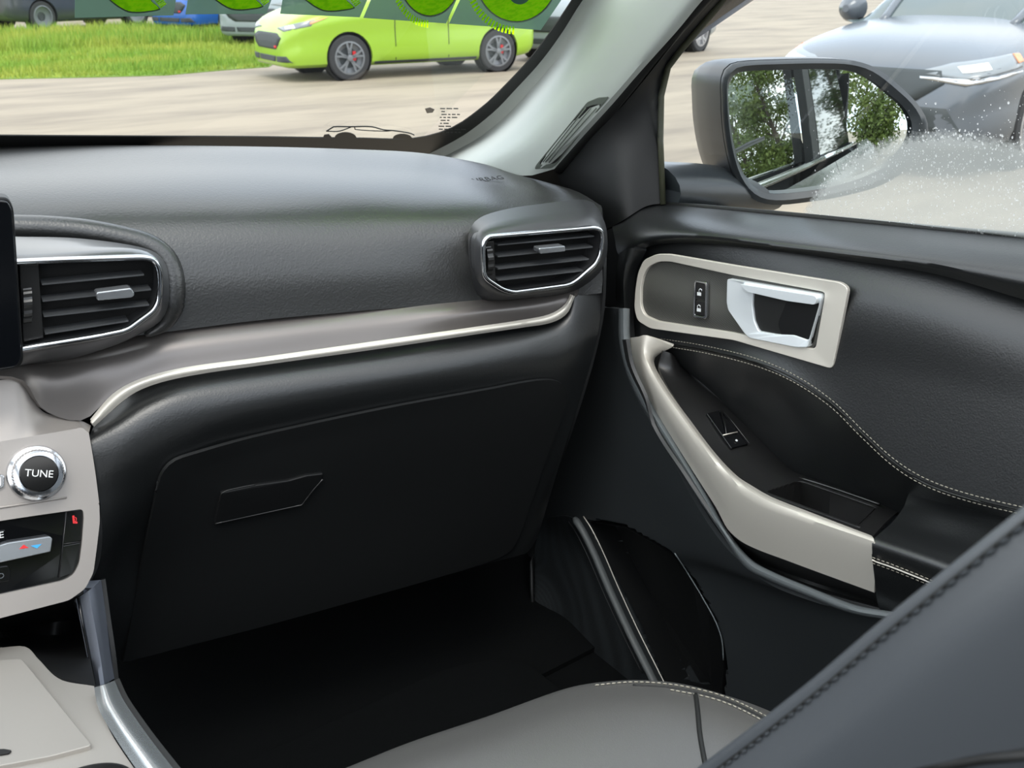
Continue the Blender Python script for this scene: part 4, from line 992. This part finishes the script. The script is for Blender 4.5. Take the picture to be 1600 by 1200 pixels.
# ================================================================== side mirror
mirror = root('side_mirror', X(1150, 318, .95), 'dark grey door mirror with wet glass outside the passenger window', 'car mirror')
MPT = X(1290, 205, 1.02)
MN = Vector((-.91, -1.59, .20)).normalized()
MM = Vector((-.5102, -.8580, .0593)).normalized()
def MP(px, py, l=0): return P(px, py, MPT+MN*l, MN)
mo = [(1131, 150), (1131, 125), (1138, 106), (1155, 97), (1220, 93), (1290, 92), (1335, 95), (1372, 108), (1410, 138), (1438, 168), (1450, 195), (1446, 225), (1425, 258), (1380, 288), (1320, 306), (1260, 316), (1210, 320), (1178, 312), (1155, 286), (1141, 245), (1133, 195)]
mi_ = [(1138, 155), (1139, 132), (1146, 118), (1160, 112), (1222, 109), (1288, 108), (1324, 110), (1350, 118), (1388, 146), (1414, 170), (1425, 195), (1421, 222), (1400, 248), (1360, 272), (1310, 289), (1256, 299), (1212, 303), (1188, 298), (1166, 278), (1151, 242), (1142, 198)]
nL = 72
LO = crn([MP(x, y, .004) for x, y in mo], nL, closed=True); LI = crn([MP(x, y, .004) for x, y in mi_], nL, closed=True)
LIb = crn([MP(x, y, -.012) for x, y in mi_], nL, closed=True)
mc_ = sum(LO, Vector())/nL
bz_rows = [[p-MN*.03 for p in LO], [p-MN*.012 for p in LO], LO, [a.lerp(b, .45)+MN*.005 for a, b in zip(LO, LI)], LI, LIb]
def loopmesh(nm, loops, m, par, cap0=False, cap1=False, sharp=50):
    k = len(loops[0]); V = [p for l in loops for p in l]; F_ = []
    for j in range(len(loops)-1):
        for i in range(k): F_.append([j*k+i, j*k+(i+1) % k, (j+1)*k+(i+1) % k, (j+1)*k+i])
    if cap0: F_.append(list(range(k))[::-1])
    if cap1: F_.append([(len(loops)-1)*k+i for i in range(k)])
    return mk(nm, V, F_, m, par, sharp=sharp)
mdark = mat('mirror_bezel', (44, 48, 51), .3, spec=.5)
mhous = mat('grey_mirror_shell', (46, 48, 52), .38, spec=.5)
loopmesh('bezel', bz_rows, mdark, mirror)
back = []
for d_, s_ in ((.012, 1.005), (.05, 1.03), (.10, 1.03), (.15, .97), (.19, .86), (.22, .68), (.24, .4), (.245, .15)):
    back.append([mc_-MN*d_+Vector((.0, 0, .004))*(d_/.15)+(p-mc_)*s_ for p in LO])
loopmesh('housing', back, mhous, mirror, cap1=True)
mg = crn([MP(x, y, -.008) for x, y in mi_], nL, closed=True)
RM = 2.5; _c = sum(mg, Vector())/nL; _p = MP(1335, 220); _d = ray(1335, 220).normalized(); _r = (Vector((.86, -1.35, 1.12))-_p).normalized()
MM = ((_r-_d).normalized()-(_p-_c)/RM).normalized()
mirm = mat('mirror_surface', (222, 230, 228), .0, metal=1)
mu = MM
cg = sum(mg, Vector())/nL
mgp = [p-MM*((p-cg).dot(MM)) for p in mg]
gl_loops = []
for q_ in range(14):
    s_ = 1-q_/14.2
    gl_loops.append([cg+(p-cg)*s_+MM*(RM-RM+(-((p-cg)*s_).length_squared/(2*RM)+.0045)) for p in mgp])
loopmesh('mirror_glass', [[p-MM*.004 for p in gl_loops[0]]]+gl_loops, mirm, mirror, cap1=True, sharp=60)
# arm that carries the mirror from the door
al = [[(1030, 258), (1028, 300), (1036, 322)], [(1075, 262), (1080, 305), (1090, 326)], (),]
arm_l = []
for y0, x_, sz in ((0, .83, 1.), (1, .88, 1.), (2, .94, .95), (3, .99, .8)):
    c = [X(1012, 292, .80), X(1085, 294, .88), X(1140, 297, .945), X(1185, 300, .99)][y0]
    ring_ = []
    for k in range(20):
        a = 2*math.pi*k/20
        ring_.append(c+Vector((0, math.cos(a)*.06*sz, math.sin(a)*.034*sz)))
    arm_l.append(ring_)
text('mirror_lettering', 'OBJECTS IN MIRROR ARE', cg+Vector((.012, .0, -.062))+MM*.0030, -Vector((-.86, .51, 0)), Vector((0, .06, 1)), .0075, mdark, mirror)
text('mirror_lettering', 'CLOSER THAN THEY APPEAR', cg+Vector((.014, .0, -.071))+MM*.0028, -Vector((-.86, .51, 0)), Vector((0, .06, 1)), .0075, mdark, mirror)
loopmesh('arm', arm_l, mdark, mirror, True, True)
tube('lower_trim_line', crn([MP(x, y, -.03) for x, y in [(1128, 262), (1100, 262), (1080, 261)]], 8), .001, mdark, mirror, seg=5)

# ================================================================== outside of this car, seen in the mirror
own = root('car_side', Vector((.9, -.8, .3)), 'dark outer side of this car with closed rear door, seen in the door mirror', 'car body')
paint_dark = mat('dark_grey_paint', (50, 54, 58), .25, spec=.5, coat=.6)
tint = mat('tinted_glass', (12, 16, 16), .03, spec=.9)
def side_grid(y0, y1, zs, xs, m, nm):
    return patch(nm, [[Vector((x, y, z)) for y in np.linspace(y0, y1, 6)] for z, x in zip(zs, xs)], m, own, nu=14, nv=14, t=.01)
side_grid(1.2, -.195, [.35, .6, .85, 1.0, 1.09], [.90, .955, .965, .94, .90], paint_dark, 'door_skin')
side_grid(-.205, -1.4, [.35, .6, .85, 1.0, 1.09], [.90, .955, .965, .94, .90], paint_dark, 'door_skin')
side_grid(-1.41, -3.0, [.45, .6, .85, 1.0, 1.07], [.90, .93, .93, .89, .82], paint_dark, 'rear_quarter')
for y0, y1 in ((.98, -.19), (-.21, -1.4)):
    tube('window_strip', [Vector((.868, y, 1.105)) for y in np.linspace(y0, y1, 5)], .009, chrome, own, seg=8)
def gp_(y, z, l=0): return Vector((.845-(z-1.1)*.22+l, y, z))
plate('pillar_cover', [gp_(-.13, 1.09), gp_(-.26, 1.09), gp_(-.30, 1.60), gp_(-.19, 1.60)], .03, rubber, own, bevel=.002, n=Vector((1, 0, .2)).normalized())
plate('rear_window', [gp_(-.27, 1.10), gp_(-1.28, 1.12), gp_(-1.22, 1.35), gp_(-1.05, 1.57), gp_(-.31, 1.60)], .005, tint, own, bevel=0, n=Vector((1, 0, .2)).normalized())
plate('quarter_pillar', [gp_(-1.28, 1.09), gp_(-1.5, 1.09, -.03), gp_(-1.4, 1.5, -.03), gp_(-1.05, 1.62), gp_(-1.20, 1.37)], .02, paint_dark, own, bevel=.002, n=Vector((1, 0, .2)).normalized())
plate('quarter_window', [gp_(-1.52, 1.13, -.05), gp_(-2.5, 1.2, -.18), gp_(-2.3, 1.45, -.18), gp_(-1.46, 1.50, -.05)], .01, tint, own, bevel=0, n=Vector((1, 0, .2)).normalized())
tube('roof_rail', [gp_(y, z) for y, z in [(.95, 1.33), (.36, 1.63), (-.5, 1.66), (-1.3, 1.64), (-1.8, 1.58)]], .022, paint_dark, own, seg=8)

# ================================================================== ground, grass, trees
gmat = mat('pale_concrete', (150, 142, 130), .8, noise=None)
t_ = gmat.node_tree; b_ = t_.nodes['Principled BSDF']
tcc = t_.nodes.new('ShaderNodeTexCoord'); mpn = t_.nodes.new('ShaderNodeMapping'); mpn.inputs['Scale'].default_value = (.35, 1.3, 1); mpn.inputs['Rotation'].default_value = (0, 0, .6)
n1 = t_.nodes.new('ShaderNodeTexNoise'); n1.inputs['Scale'].default_value = 1.1; n1.inputs['Detail'].default_value = 9; n1.inputs['Roughness'].default_value = .62
r1 = t_.nodes.new('ShaderNodeValToRGB'); r1.color_ramp.elements[0].position = .34; r1.color_ramp.elements[1].position = .58
r1.color_ramp.elements[0].color = lin((120, 110, 97))+(1,); r1.color_ramp.elements[1].color = lin((147, 136, 119))+(1,)
t_.links.new(tcc.outputs['Object'], mpn.inputs[0]); t_.links.new(mpn.outputs[0], n1.inputs[0]); t_.links.new(n1.outputs['Fac'], r1.inputs[0]); t_.links.new(r1.outputs[0], b_.inputs['Base Color'])
ground = mk('floor', [Vector((-60, -60, 0)), Vector((60, -60, 0)), Vector((60, 60, 0)), Vector((-60, 60, 0))], [[0, 1, 2, 3]], gmat, smooth=False); struct(ground)
vg = [Z(-400, 124, .01), Z(0, 123, .01), Z(150, 120, .01), Z(260, 117, .01), Z(350, 109, .01), Z(420, 104, .01)]
gx = [(p.x, p.y) for p in vg]
grassb = mat('grass_soil', (110, 138, 52), .95)
far = [(15.5, 27.8), (-14, 27.8)]
soil = mk('grass_verge', [Vector((x, y, .012)) for x, y in gx+far]+[Vector((x, y, -.03)) for x, y in gx+far], [list(range(8)), [15-i for i in range(8)]]+[[i, 8+i, 8+(i+1) % 8, (i+1) % 8] for i in range(8)], grassb, smooth=False); struct(soil)
def edge_y(x):
    for (a, b), (c, d) in zip(gx, gx[1:]):
        if a <= x <= c: return b+(d-b)*(x-a)/(c-a)
    return gx[0][1] if x < gx[0][0] else gx[-1][1]+(x-gx[-1][0])*1.53
gb_ = bpy.data.materials.new('grass_blades'); gb_.use_nodes = True; t_ = gb_.node_tree; b_ = t_.nodes['Principled BSDF']; b_.inputs['Roughness'].default_value = .7
tcc = t_.nodes.new('ShaderNodeTexCoord'); n1 = t_.nodes.new('ShaderNodeTexNoise'); n1.inputs['Scale'].default_value = .55; n1.inputs['Detail'].default_value = 7
r1 = t_.nodes.new('ShaderNodeValToRGB'); r1.color_ramp.elements[0].position = .38; r1.color_ramp.elements[1].position = .66
r1.color_ramp.elements[0].color = lin((112, 152, 40))+(1,); r1.color_ramp.elements[1].color = lin((160, 166, 62))+(1,)
t_.links.new(tcc.outputs['Object'], n1.inputs[0]); t_.links.new(n1.outputs['Fac'], r1.inputs[0]); t_.links.new(r1.outputs[0], b_.inputs['Base Color'])
b_.inputs['Transmission Weight'].default_value = 0
V = []; F_ = []; rg = random.Random(4); k = 0
while k < 62000:
    x = -3+rg.random()*17.5; y = 14.5+rg.random()**1.5*17
    if y < edge_y(x)+.02*rg.random() or y > 25.5: continue
    h = (.05+.10*rg.random())*(1 if y < 20 else 2.2)*(.6 if y < edge_y(x)+.5 else 1); a = rg.random()*6.28; w_ = .010+.008*rg.random(); dx, dy = math.cos(a)*w_, math.sin(a)*w_
    lx, ly = (rg.random()-.5)*h*.7, (rg.random()-.5)*h*.7; B0 = len(V)
    V += [(x-dx, y-dy, 0), (x+dx, y+dy, 0), (x+lx, y+ly, h)]; F_.append([B0, B0+1, B0+2]); k += 1
me = bpy.data.meshes.new('grass'); me.from_pydata(V, [], F_); me.materials.append(gb_); go = bpy.data.objects.new('grass', me); COL.objects.link(go)
tag(go, 'bright green rough grass on the verge beyond the lot', 'grass', kind='stuff')

bark = mat('tree_bark', (84, 76, 66), .9, bump=('noise', 30, .6, .02))
def leafmat(nm, c, c2):
    m = mat(nm, c, .6, noise=(1.2, c2, .35, .65)); return m
lfm = [leafmat('leaves_mid', (86, 106, 50), (118, 134, 66)), leafmat('leaves_dark', (54, 72, 44), (82, 100, 52))]
def tree_mesh(seed, H, n):
    r = random.Random(seed); blobs = []
    for k in range(60):
        t = r.random(); z = H*(.08+.90*t); rad = H*.30*math.sin(math.pi*min(1, .25+.72*(1-t)))*(.3+.7*r.random()); a = r.random()*6.28
        blobs.append((math.cos(a)*rad, math.sin(a)*rad, z, H*(.06+.06*r.random())))
    pts = []
    V = []; F_ = []
    for i in range(n):
        bx, by, bz, br = blobs[r.randrange(len(blobs))]
        d = Vector((r.gauss(0, 1), r.gauss(0, 1), r.gauss(0, .8))).normalized()*br*(.5+.6*r.random())
        c = Vector((bx, by, bz))+d; s = .04+.06*r.random()
        a = Vector((r.gauss(0, 1), r.gauss(0, 1), r.gauss(0, 1))).normalized(); b = a.cross(Vector((r.gauss(0, 1), r.gauss(0, 1), r.gauss(0, 1)))).normalized()
        B0 = len(V); V += [c-a*s, c+b*s*.5, c+a*s, c-b*s*.5]; F_.append([B0, B0+1, B0+2, B0+3])
    tv = []; tf = []
    def limb(p, q, r0, r1):
        u, v, n_ = frame_of(p, (q-p), Vector((.31, .95, .1))); B0 = len(tv)
        for e, rr in ((p, r0), ((p+q)/2+u*r0*.5, (r0+r1)/2), (q, r1)):
            for k in range(7): tv.append(e+(u*math.cos(k*.8976)+v*math.sin(k*.8976))*rr)
        for j in (0, 7):
            for k in range(7): tf.append([B0+j+k, B0+j+(k+1) % 7, B0+j+7+(k+1) % 7, B0+j+7+k])
    limb(Vector((0, 0, 0)), Vector((.1, .05, H*.45)), H*.022, H*.014); limb(Vector((.1, .05, H*.45)), Vector((0, 0, H*.9)), H*.014, H*.004)
    for b in blobs[:14]: limb(Vector((.05, .03, b[2]*.72)), Vector(b[:3]), H*.007, H*.002)
    m1 = bpy.data.meshes.new('crown'); m1.from_pydata([tuple(v) for v in V], [], F_)
    m2 = bpy.data.meshes.new('trunk'); m2.from_pydata([tuple(v) for v in tv], [], tf)
    m2.materials.append(bark)
    return m1, m2
tms = []
for sd_, H, lm in ((1, 6.6, 0), (2, 7.6, 1), (3, 6.0, 0)):
    a, b = tree_mesh(sd_, H, 15000); a.materials.append(lfm[lm]); tms.append((a, b))
tr_lab = ['light green leafy tree reflected in the right end of the door mirror', 'darker tall tree reflected in the door mirror', 'small leafy tree reflected in the door mirror beside the rear window']
TL = ['light green tree right of the rear window in the door mirror', 'small tree reflected in the rear side window in the door mirror', 'dark tree on the inner side of the row behind the car', 'dark tree at the outer right end of the mirror view',
      'small tree of the back row behind the car, inner side', 'tall dark tree of the back row in the middle of the mirror view', 'light green tree of the back row toward the outer mirror edge', 'far dark tree at the outer corner of the lot']
i = 0
for (x, y, k, s) in [(.2, -17, 0, 1), (5.0, -17.5, 2, 1), (-4.6, -18, 1, .9), (9.6, -16, 1, .9), (-2.4, -23.5, 2, 1.1), (3.0, -23.5, 1, 1), (8.2, -23, 0, 1.1), (13.5, -20, 1, 1)]:
    t = root('tree', Vector((x, y, 0)), TL[i], 'tree', 'trees behind the car seen in the mirror'); t.rotation_euler = (0, 0, i*1.3); t.scale = (s, s, s)
    c1 = bpy.data.objects.new('crown', tms[k][0]); COL.objects.link(c1); c1.parent = t; c1['kind'] = 'stuff'
    c2 = bpy.data.objects.new('trunk', tms[k][1]); COL.objects.link(c2); c2.parent = t
    i += 1

# ================================================================== cars
tyrem = mat('tyre_rubber', (44, 45, 47), .8)
rimd = mat('dark_rim', (120, 124, 128), .4, metal=.4)
riml = mat('light_rim', (176, 176, 178), .35, metal=.6)
carglass = mat('car_glass', (70, 84, 84), .05, spec=.9)
lampm = mat('lamp_lens', (128, 134, 138), .15, spec=.7)
amber = mat('amber_lens', (222, 150, 110), .3)
grillem = mat('car_grille', (52, 58, 60), .6)
def car(nm, label, cat, pos, head, s, paint, rim, profile='hatch', group=None, detail=True):
    """pos = ground point under the front axle centre, head = heading angle of the nose"""
    R_ = Matrix.Translation(pos) @ Matrix.Rotation(head, 4, 'Z') @ Matrix.Scale(s, 4)
    T_ = lambda x, y, z: R_ @ Vector((x, y, z))
    r = root(nm, R_ @ Vector((-1.3, 0, 0)), label, cat, group)
    SU = 1.0 if profile == 'hatch' else 1.06
    HU = 1.22 if profile == 'hatch' else 1.05
    WB = 2.65; W = .91
    # lower body: stations along x (0 = front axle, nose +.85, tail -WB-.8)
    st = [(.98, .58, .46, .26), (.95, .68, .58, .22), (.84, .80, .70, .20), (.6, .88, .79, .20), (.25, .91, .86, .20), (-.3, .92, .93, .20), (-.75, .92, .97, .20), (-1.3, .92, .98, .20), (-2.0, .92, .99, .20), (-2.65, .92, 1.0, .20), (-3.0, .91, 1.0, .22), (-3.3, .86, .98, .26), (-3.42, .78, .92, .34), (-3.46, .66, .80, .42)]
    loops = []
    for i_, (x, w_, zt, zb) in enumerate(st):
        zt *= HU; zc = zt+(.05 if x > -.8 else .02)*min(1, (1.0-x)/.5)
        sec = [(w_*.80, zb), (w_*.96, zb+.04), (w_*1.0, zb+.25*(zt-zb)), (w_*.985, zb+.55*(zt-zb)), (w_*1.0, zb+.78*(zt-zb)), (w_*.95, zb+.93*(zt-zb)), (w_*.84, zt), (w_*.45, zc)]
        full = sec+[(0, zc+.01)]+[(-a, b) for a, b in sec[::-1]]
        loops.append(crn([T_(x, a, b) for a, b in full], 41))
    rows = loops
    g = []
    cols = [crn([l[i_] for l in rows], 50) for i_ in range(41)]
    g = [[cols[i_][j] for i_ in range(41)] for j in range(50)]
    V = [p for l in g for p in l]; F_ = []
    for j in range(49):
        for i_ in range(40): F_.append([j*41+i_, j*41+i_+1, (j+1)*41+i_+1, (j+1)*41+i_])
        F_.append([j*41+40, j*41, (j+1)*41, (j+1)*41+40])
    F_.append(list(range(41))[::-1]); F_.append([49*41+i_ for i_ in range(41)])
    body = mk('body', V, F_, paint, r, sharp=60)
    bb = BVHTree.FromPolygons(V, F_)
    # wheel arches cut out of the body
    rad = .335*SU
    ww = .375*SU
    cutters = []
    bm = bmesh.new(); bm.from_mesh(body.data); bmesh.ops.recalc_face_normals(bm, faces=bm.faces); bm.to_mesh(body.data); bm.free()
    off = wl(r)
    for x in (0, -WB):
        for sy in (1, -1):
            vv = []; ff = []
            for e in (.66, 1.1):
                for k in range(28): a = 2*math.pi*k/28; vv.append(T_(x+ww*math.cos(a), sy*e, rad+.01+ww*math.sin(a))-off)
            for k in range(28): ff.append([k, (k+1) % 28, 28+(k+1) % 28, 28+k])
            ff += [list(range(28))[::-1], [28+k for k in range(28)]]
            cm = bpy.data.meshes.new('c'); cm.from_pydata([tuple(v) for v in vv], [], ff)
            bm = bmesh.new(); bm.from_mesh(cm); bmesh.ops.recalc_face_normals(bm, faces=bm.faces); bm.to_mesh(cm); bm.free()
            co = bpy.data.objects.new('c', cm); COL.objects.link(co); co.parent = r; cutters.append(co)
            md = body.modifiers.new('b', 'BOOLEAN'); md.object = co; md.operation = 'DIFFERENCE'; md.solver = 'FAST' if False else 'EXACT'
    bpy.context.view_layer.update()
    nm_ = bpy.data.meshes.new_from_object(body.evaluated_get(bpy.context.evaluated_depsgraph_get()))
    body.modifiers.clear(); body.data = nm_
    for co in cutters: bpy.data.objects.remove(co)
    nm_.set_sharp_from_angle(angle=math.radians(40))
    # wheels
    for x in (0, -WB):
        for sy in (1, -1):
            c = T_(x, sy*.80, rad); ax = (T_(0, sy, 0)-T_(0, 0, 0)).normalized()
            q = s*SU
            lathe('wheel_arch', c-ax*.12*s, ax, [(.30*q, 0), (.372*q, .005), (.372*q, .2*s), (.366*q, .2*s), (.30*q, .03)], blackp, r, seg=40)
            wv = lathe('wheel', c-ax*.09*s, ax, [(.20*q, 0), (.31*q, 0), (.333*q, .02*s), (.335*q, .10*s), (.333*q, .17*s), (.315*q, .19*s), (.245*q, .192*s), (.238*q, .17*s), (.235*q, .12*s)], tyrem, r, seg=48)
            lathe('rim_barrel', c-ax*.0*s, ax, [(.236*q, .02*s), (.246*q, .104*s), (.222*q, .107*s), (.215*q, .05*s), (.10*q, .03*s)], rim, wv, seg=40)
            if sy > 0 or detail:
                u, v, n_ = frame_of(c, ax, Vector((0, 0, 1)))
                if nm == 'hatchback':
                    lathe('brake_disc', c+ax*.035*s, ax, [(.15*q, 0), (.15*q, .01), (.05*q, .012)], grillem, wv, seg=24)
                    cx_ = c+ax*.06*s+u*.13*q*.75+v*.02
                    plate('brake_caliper', [cx_+u*a*q+v*b*q for a, b in [(-.03, -.07), (.02, -.07), (.035, 0), (.02, .07), (-.03, .07)]], .03, redp, wv, bevel=.004, n=ax)
                for k in range(5):
                    a = 2*math.pi*k/5+.3
                    for da in (-.20, .20):
                        d0 = u*math.cos(a)+v*math.sin(a); d1 = u*math.cos(a+da)+v*math.sin(a+da); sd2 = ax.cross(d0)
                        h0 = c+ax*.105*s
                        plate('spoke', [h0+d0*.03*q+sd2*.02*q, h0+d0*.03*q-sd2*.02*q, h0+d0*.12*q-sd2*.016*q+(d1-d0)*.06*q, h0+d1*.235*q-sd2*.016*q, h0+d1*.235*q+sd2*.016*q, h0+d0*.12*q+sd2*.016*q+(d1-d0)*.06*q], .02*s, rim, wv, bevel=0, n=ax)
                lathe('hub', c+ax*.09*s, ax, [(.045*q, 0), (.045*q, .022*s), (.03*q, .026*s)], rim, wv, seg=20)
    # cabin above the belt line
    zb = .93*HU; fo = 0 if profile == 'hatch' else .34
    ch = [(-.62, .78, .0), (-1.0, .74, .22), (-1.5, .68, .44), (-1.9, .64, .50), (-2.5, .63, .50), (-3.0, .62, .44), (-3.25, .70, .18), (-3.36, .74, .02)]
    rows = []
    for x, w_, h in ch:
        x += fo*max(0, 1-(-.62-x)/1.6) if fo else 0
        rows.append([T_(x, w_*1.06, zb+.02), T_(x, w_*1.0, zb+h*.6), T_(x, w_*.92, zb+h*.97), T_(x, w_*.5, zb+h*1.05), T_(x, 0, zb+h*1.07), T_(x, -w_*.5, zb+h*1.05), T_(x, -w_*.92, zb+h*.97), T_(x, -w_*1.0, zb+h*.6), T_(x, -w_*1.06, zb+.02)])
    rows = grid(rows, 33, 30)
    V = [p for l in rows for p in l]; F_ = []
    for j in range(29):
        for i_ in range(32): F_.append([j*33+i_, j*33+i_+1, (j+1)*33+i_+1, (j+1)*33+i_])
    cab = mk('windows', V, F_, carglass, r)
    rf = [[p+Vector((0, 0, .012*s)) for p in l[6:27]] for l in rows[12:25]]
    patch('roof', rf, paint, r, raw=True, t=.01)
    for sy in (6, 26):
        tube('pillar', [rows[j][sy]+Vector((0, 0, .006)) for j in range(0, 30)], .035*s, paint, r, seg=6)
    for j in (17,):
        tube('door_pillar', [rows[j][i_] for i_ in range(0, 7)], .035*s, blackp, r, seg=6)
    # door mirrors
    for sy in (1, -1):
        c = T_(-.98+fo*.8, sy*1.0, zb+.10); u = (T_(1, 0, 0)-T_(0, 0, 0)).normalized(); v = (T_(0, 1, 0)-T_(0, 0, 0)).normalized()
        lathe('door_mirror', c, u*-1, [(.03*s, -.14*s), (.085*s, -.10*s), (.115*s, -.03*s), (.12*s, .03*s), (.10*s, .035*s)], paint, r, seg=20)
        boxm('mirror_foot', c-Vector((.03, .03, .10))*s-v*sy*.06, c+Vector((.03, .03, -.02))*s-v*sy*.06, blackp, r)
    # details laid on the body
    def lay(nm2, pts, m, dirv, lift=.008, rings=4, lab=None):
        """pts in car coordinates (start points outside), cast along dirv onto the body"""
        d = (R_.to_3x3() @ Vector(dirv)).normalized(); c0 = [sum(p[i_] for p in pts)/len(pts) for i_ in range(3)]
        pp = []
        for i_ in range(len(pts)):
            a, b = pts[i_], pts[(i_+1) % len(pts)]
            for q in range(4): pp.append([a[k]+(b[k]-a[k])*q/4 for k in range(3)])
        V = []; ok = True
        def cast(p):
            o = T_(*p)-d*.6*s; h = bb.ray_cast(o, d, 3)
            return (h[0]-d*lift*s) if h[0] is not None else None
        base = []
        for t in range(rings):
            f_ = 1-t/rings
            for p in pp:
                q = [c0[k]+(p[k]-c0[k])*f_ for k in range(3)]; h = cast(q)
                base.append(h)
        base.append(cast(c0))
        if base[-1] is None: return None
        for i_, h in enumerate(base):
            if h is None: base[i_] = next((b_ for b_ in base[i_:] if b_ is not None), base[-1])
        k = len(pp); F_ = []
        for t in range(rings-1):
            for i_ in range(k): F_.append([t*k+i_, t*k+(i_+1) % k, (t+1)*k+(i_+1) % k, (t+1)*k+i_])
        for i_ in range(k): F_.append([(rings-1)*k+i_, (rings-1)*k+(i_+1) % k, rings*k])
        V = base+[b_+d*.02*s for b_ in base[:k]]
        for i_ in range(k): F_.append([i_, len(base)+i_, len(base)+(i_+1) % k, (i_+1) % k])
        return mk(nm2, V, F_, m, r)
    if profile == 'hatch':
        lay('grille', [(1.2, a, b*1.06) for a, b in [(-.42, .66), (.42, .66), (.60, .60), (.50, .50), (.38, .44), (-.38, .44), (-.50, .50), (-.60, .60)]], grillem, (-1, 0, 0))
        lay('lower_grille', [(1.2, a, b) for a, b in [(-.36, .37), (.36, .37), (.34, .29), (-.34, .29)]], grillem, (-1, 0, 0))
        for sy in (1, -1):
            lay('fog_grille', [(1.2, sy*a, b) for a, b in [(.42, .37), (.72, .38), (.80, .29), (.42, .29)]], grillem, (-1, -.1*sy, 0))
            lay('headlamp', [(x, sy*y, b) for x, y, b in [(1.1, .50, .77), (.95, .78, .83), (.66, 1.0, .90), (.72, 1.0, .81), (1.0, .72, .73)]], lampm, (-.75, -.65*sy, 0))
            lay('lamp_unit', [(x, sy*y, b) for x, y, b in [(1.0, .70, .80), (.90, .84, .83), (.86, .86, .78), (.98, .72, .76)]], white, (-.75, -.65*sy, 0), .012, 2)
            lay('turn_lamp', [(x, sy*y, b) for x, y, b in [(.72, 1.02, .87), (.48, 1.1, .93), (.72, 1.02, .83)]], amber, (-.65, -.75*sy, 0), .012)
        lay('grille_badge', [(1.2, a, b) for a, b in [(.36, .52), (.43, .52), (.43, .49), (.36, .49)]], redp, (-1, 0, 0), .02)
    else:
        lay('grille', [(1.2, a, b) for a, b in [(-.5, .74), (.5, .74), (.56, .66), (.4, .54), (-.4, .54), (-.56, .66)]], grillem, (-1, 0, 0))
        lay('lower_grille', [(1.2, a, b) for a, b in [(-.62, .50), (.62, .50), (.74, .32), (-.74, .32)]], grillem, (-1, 0, 0))
        for sy in (1, -1):
            lay('headlamp', [(x, sy*y, b) for x, y, b in [(1.1, .50, .72), (.98, .72, .79), (.62, 1.05, .86), (.60, 1.05, .76), (.95, .74, .69)]], lampm, (-.75, -.65*sy, 0))
            lay('lamp_unit', [(x, sy*y, b) for x, y, b in [(.98, .74, .77), (.86, .90, .80), (.86, .92, .755), (.98, .76, .73)]], white, (-.75, -.65*sy, 0), .012, 2)
            lay('lamp_strip', [(x, sy*y, b) for x, y, b in [(1.05, .50, .70), (.95, .74, .675), (.60, 1.05, .745), (.60, 1.05, .73), (.95, .74, .655), (1.05, .50, .685)]], chrome, (-.75, -.65*sy, 0), .012, 2)
            lay('turn_lamp', [(x, sy*y, b) for x, y, b in [(.64, 1.05, .85), (.60, 1.1, .85), (.58, 1.1, .80), (.62, 1.05, .79)]], amber, (-.65, -.75*sy, 0), .016)
            if 0: lay('bumper_shadow', [(1.2, sy*a, b) for a, b in [(.40, .62), (.86, .66), (.90, .60), (.44, .55)]], grillem, (-1, -.2*sy, 0))
    for sy in (1, -1):
        for x in (-.78, -1.72):
            lay('door_gap', [(x, sy*1.3, .95*HU), (x+.012, sy*1.3, .95*HU), (x+.012, sy*1.3, .28), (x, sy*1.3, .28)], rubber, (0, -sy, 0), .003, 2)
        lay('sill', [(-.42, sy*1.3, .27), (-2.24, sy*1.3, .27), (-2.24, sy*1.3, .225), (-.42, sy*1.3, .225)], grillem, (0, -sy, 0), .01, 2)
        lay('door_handle', [(-1.5, sy*1.3, .86*SU), (-1.68, sy*1.3, .86*SU), (-1.68, sy*1.3, .83*SU), (-1.5, sy*1.3, .83*SU)], paint, (0, -sy, 0), .03, 2)
    return r
def carpaint(nm, c, c2=.25): return mat(nm, c, c2, spec=.5, coat=.35, metal=0.1, croug=.12)
limep = carpaint('lime_paint', (146, 184, 52)); greyp = carpaint('silver_grey_paint', (92, 98, 105)); bluepnt = carpaint('blue_paint', (34, 90, 170)); palep = carpaint('pale_grey_paint', (136, 146, 150)); darkp = carpaint('charcoal_paint', (58, 62, 66))
fw, rw_ = Z(548, 126, 0), Z(778, 112.5, 0)
hd = math.atan2(fw.y-rw_.y, fw.x-rw_.x); wb_ = (fw-rw_).length; s_ = wb_/2.65
lat = Vector((-math.sin(hd), math.cos(hd), 0))
car('hatchback', 'lime green hatchback parked nose-left across the lot', 'car', fw-lat*.88*s_, hd, s_, limep, rimd)
print('green scale', s_, 'head', math.degrees(hd))
gw = Z(1597, 262, 0); hg = math.radians(188)
latg = Vector((-math.sin(hg), math.cos(hg), 0))
car('crossover', 'silver grey crossover facing left beyond the passenger side window', 'car', gw-latg*.88*1.0, hg, 1.0, greyp, riml, 'suv')
def bgcar(px, py, h, sc_, p, lab, rim=riml, prof='hatch'):
    c = Z(px, py, 0); return car('parked_car', lab, 'car', c, math.radians(h), sc_, p, rim, prof, group='cars parked behind the grass', detail=False)
bgcar(325, 52, 195, 1, bluepnt, 'blue car with silver wheel parked in the row behind the grass')
bgcar(440, 70, 215, 1, palep, 'pale silver car parked just behind the lime hatchback nose')
bgcar(180, 40, 20, 1, darkp, 'charcoal car parked behind the tall grass under the left sticker', rimd)
bgcar(20, 30, 165, 1, palep, 'pale grey car at the far left beyond the grass')
cz = Z(905, 106, 0)
car('sedan', 'silver car parked behind the tail of the lime hatchback', 'car', cz+Vector((1.0, 1.2, 0)), math.radians(195), 1.0, palep, riml, 'hatch', detail=False)
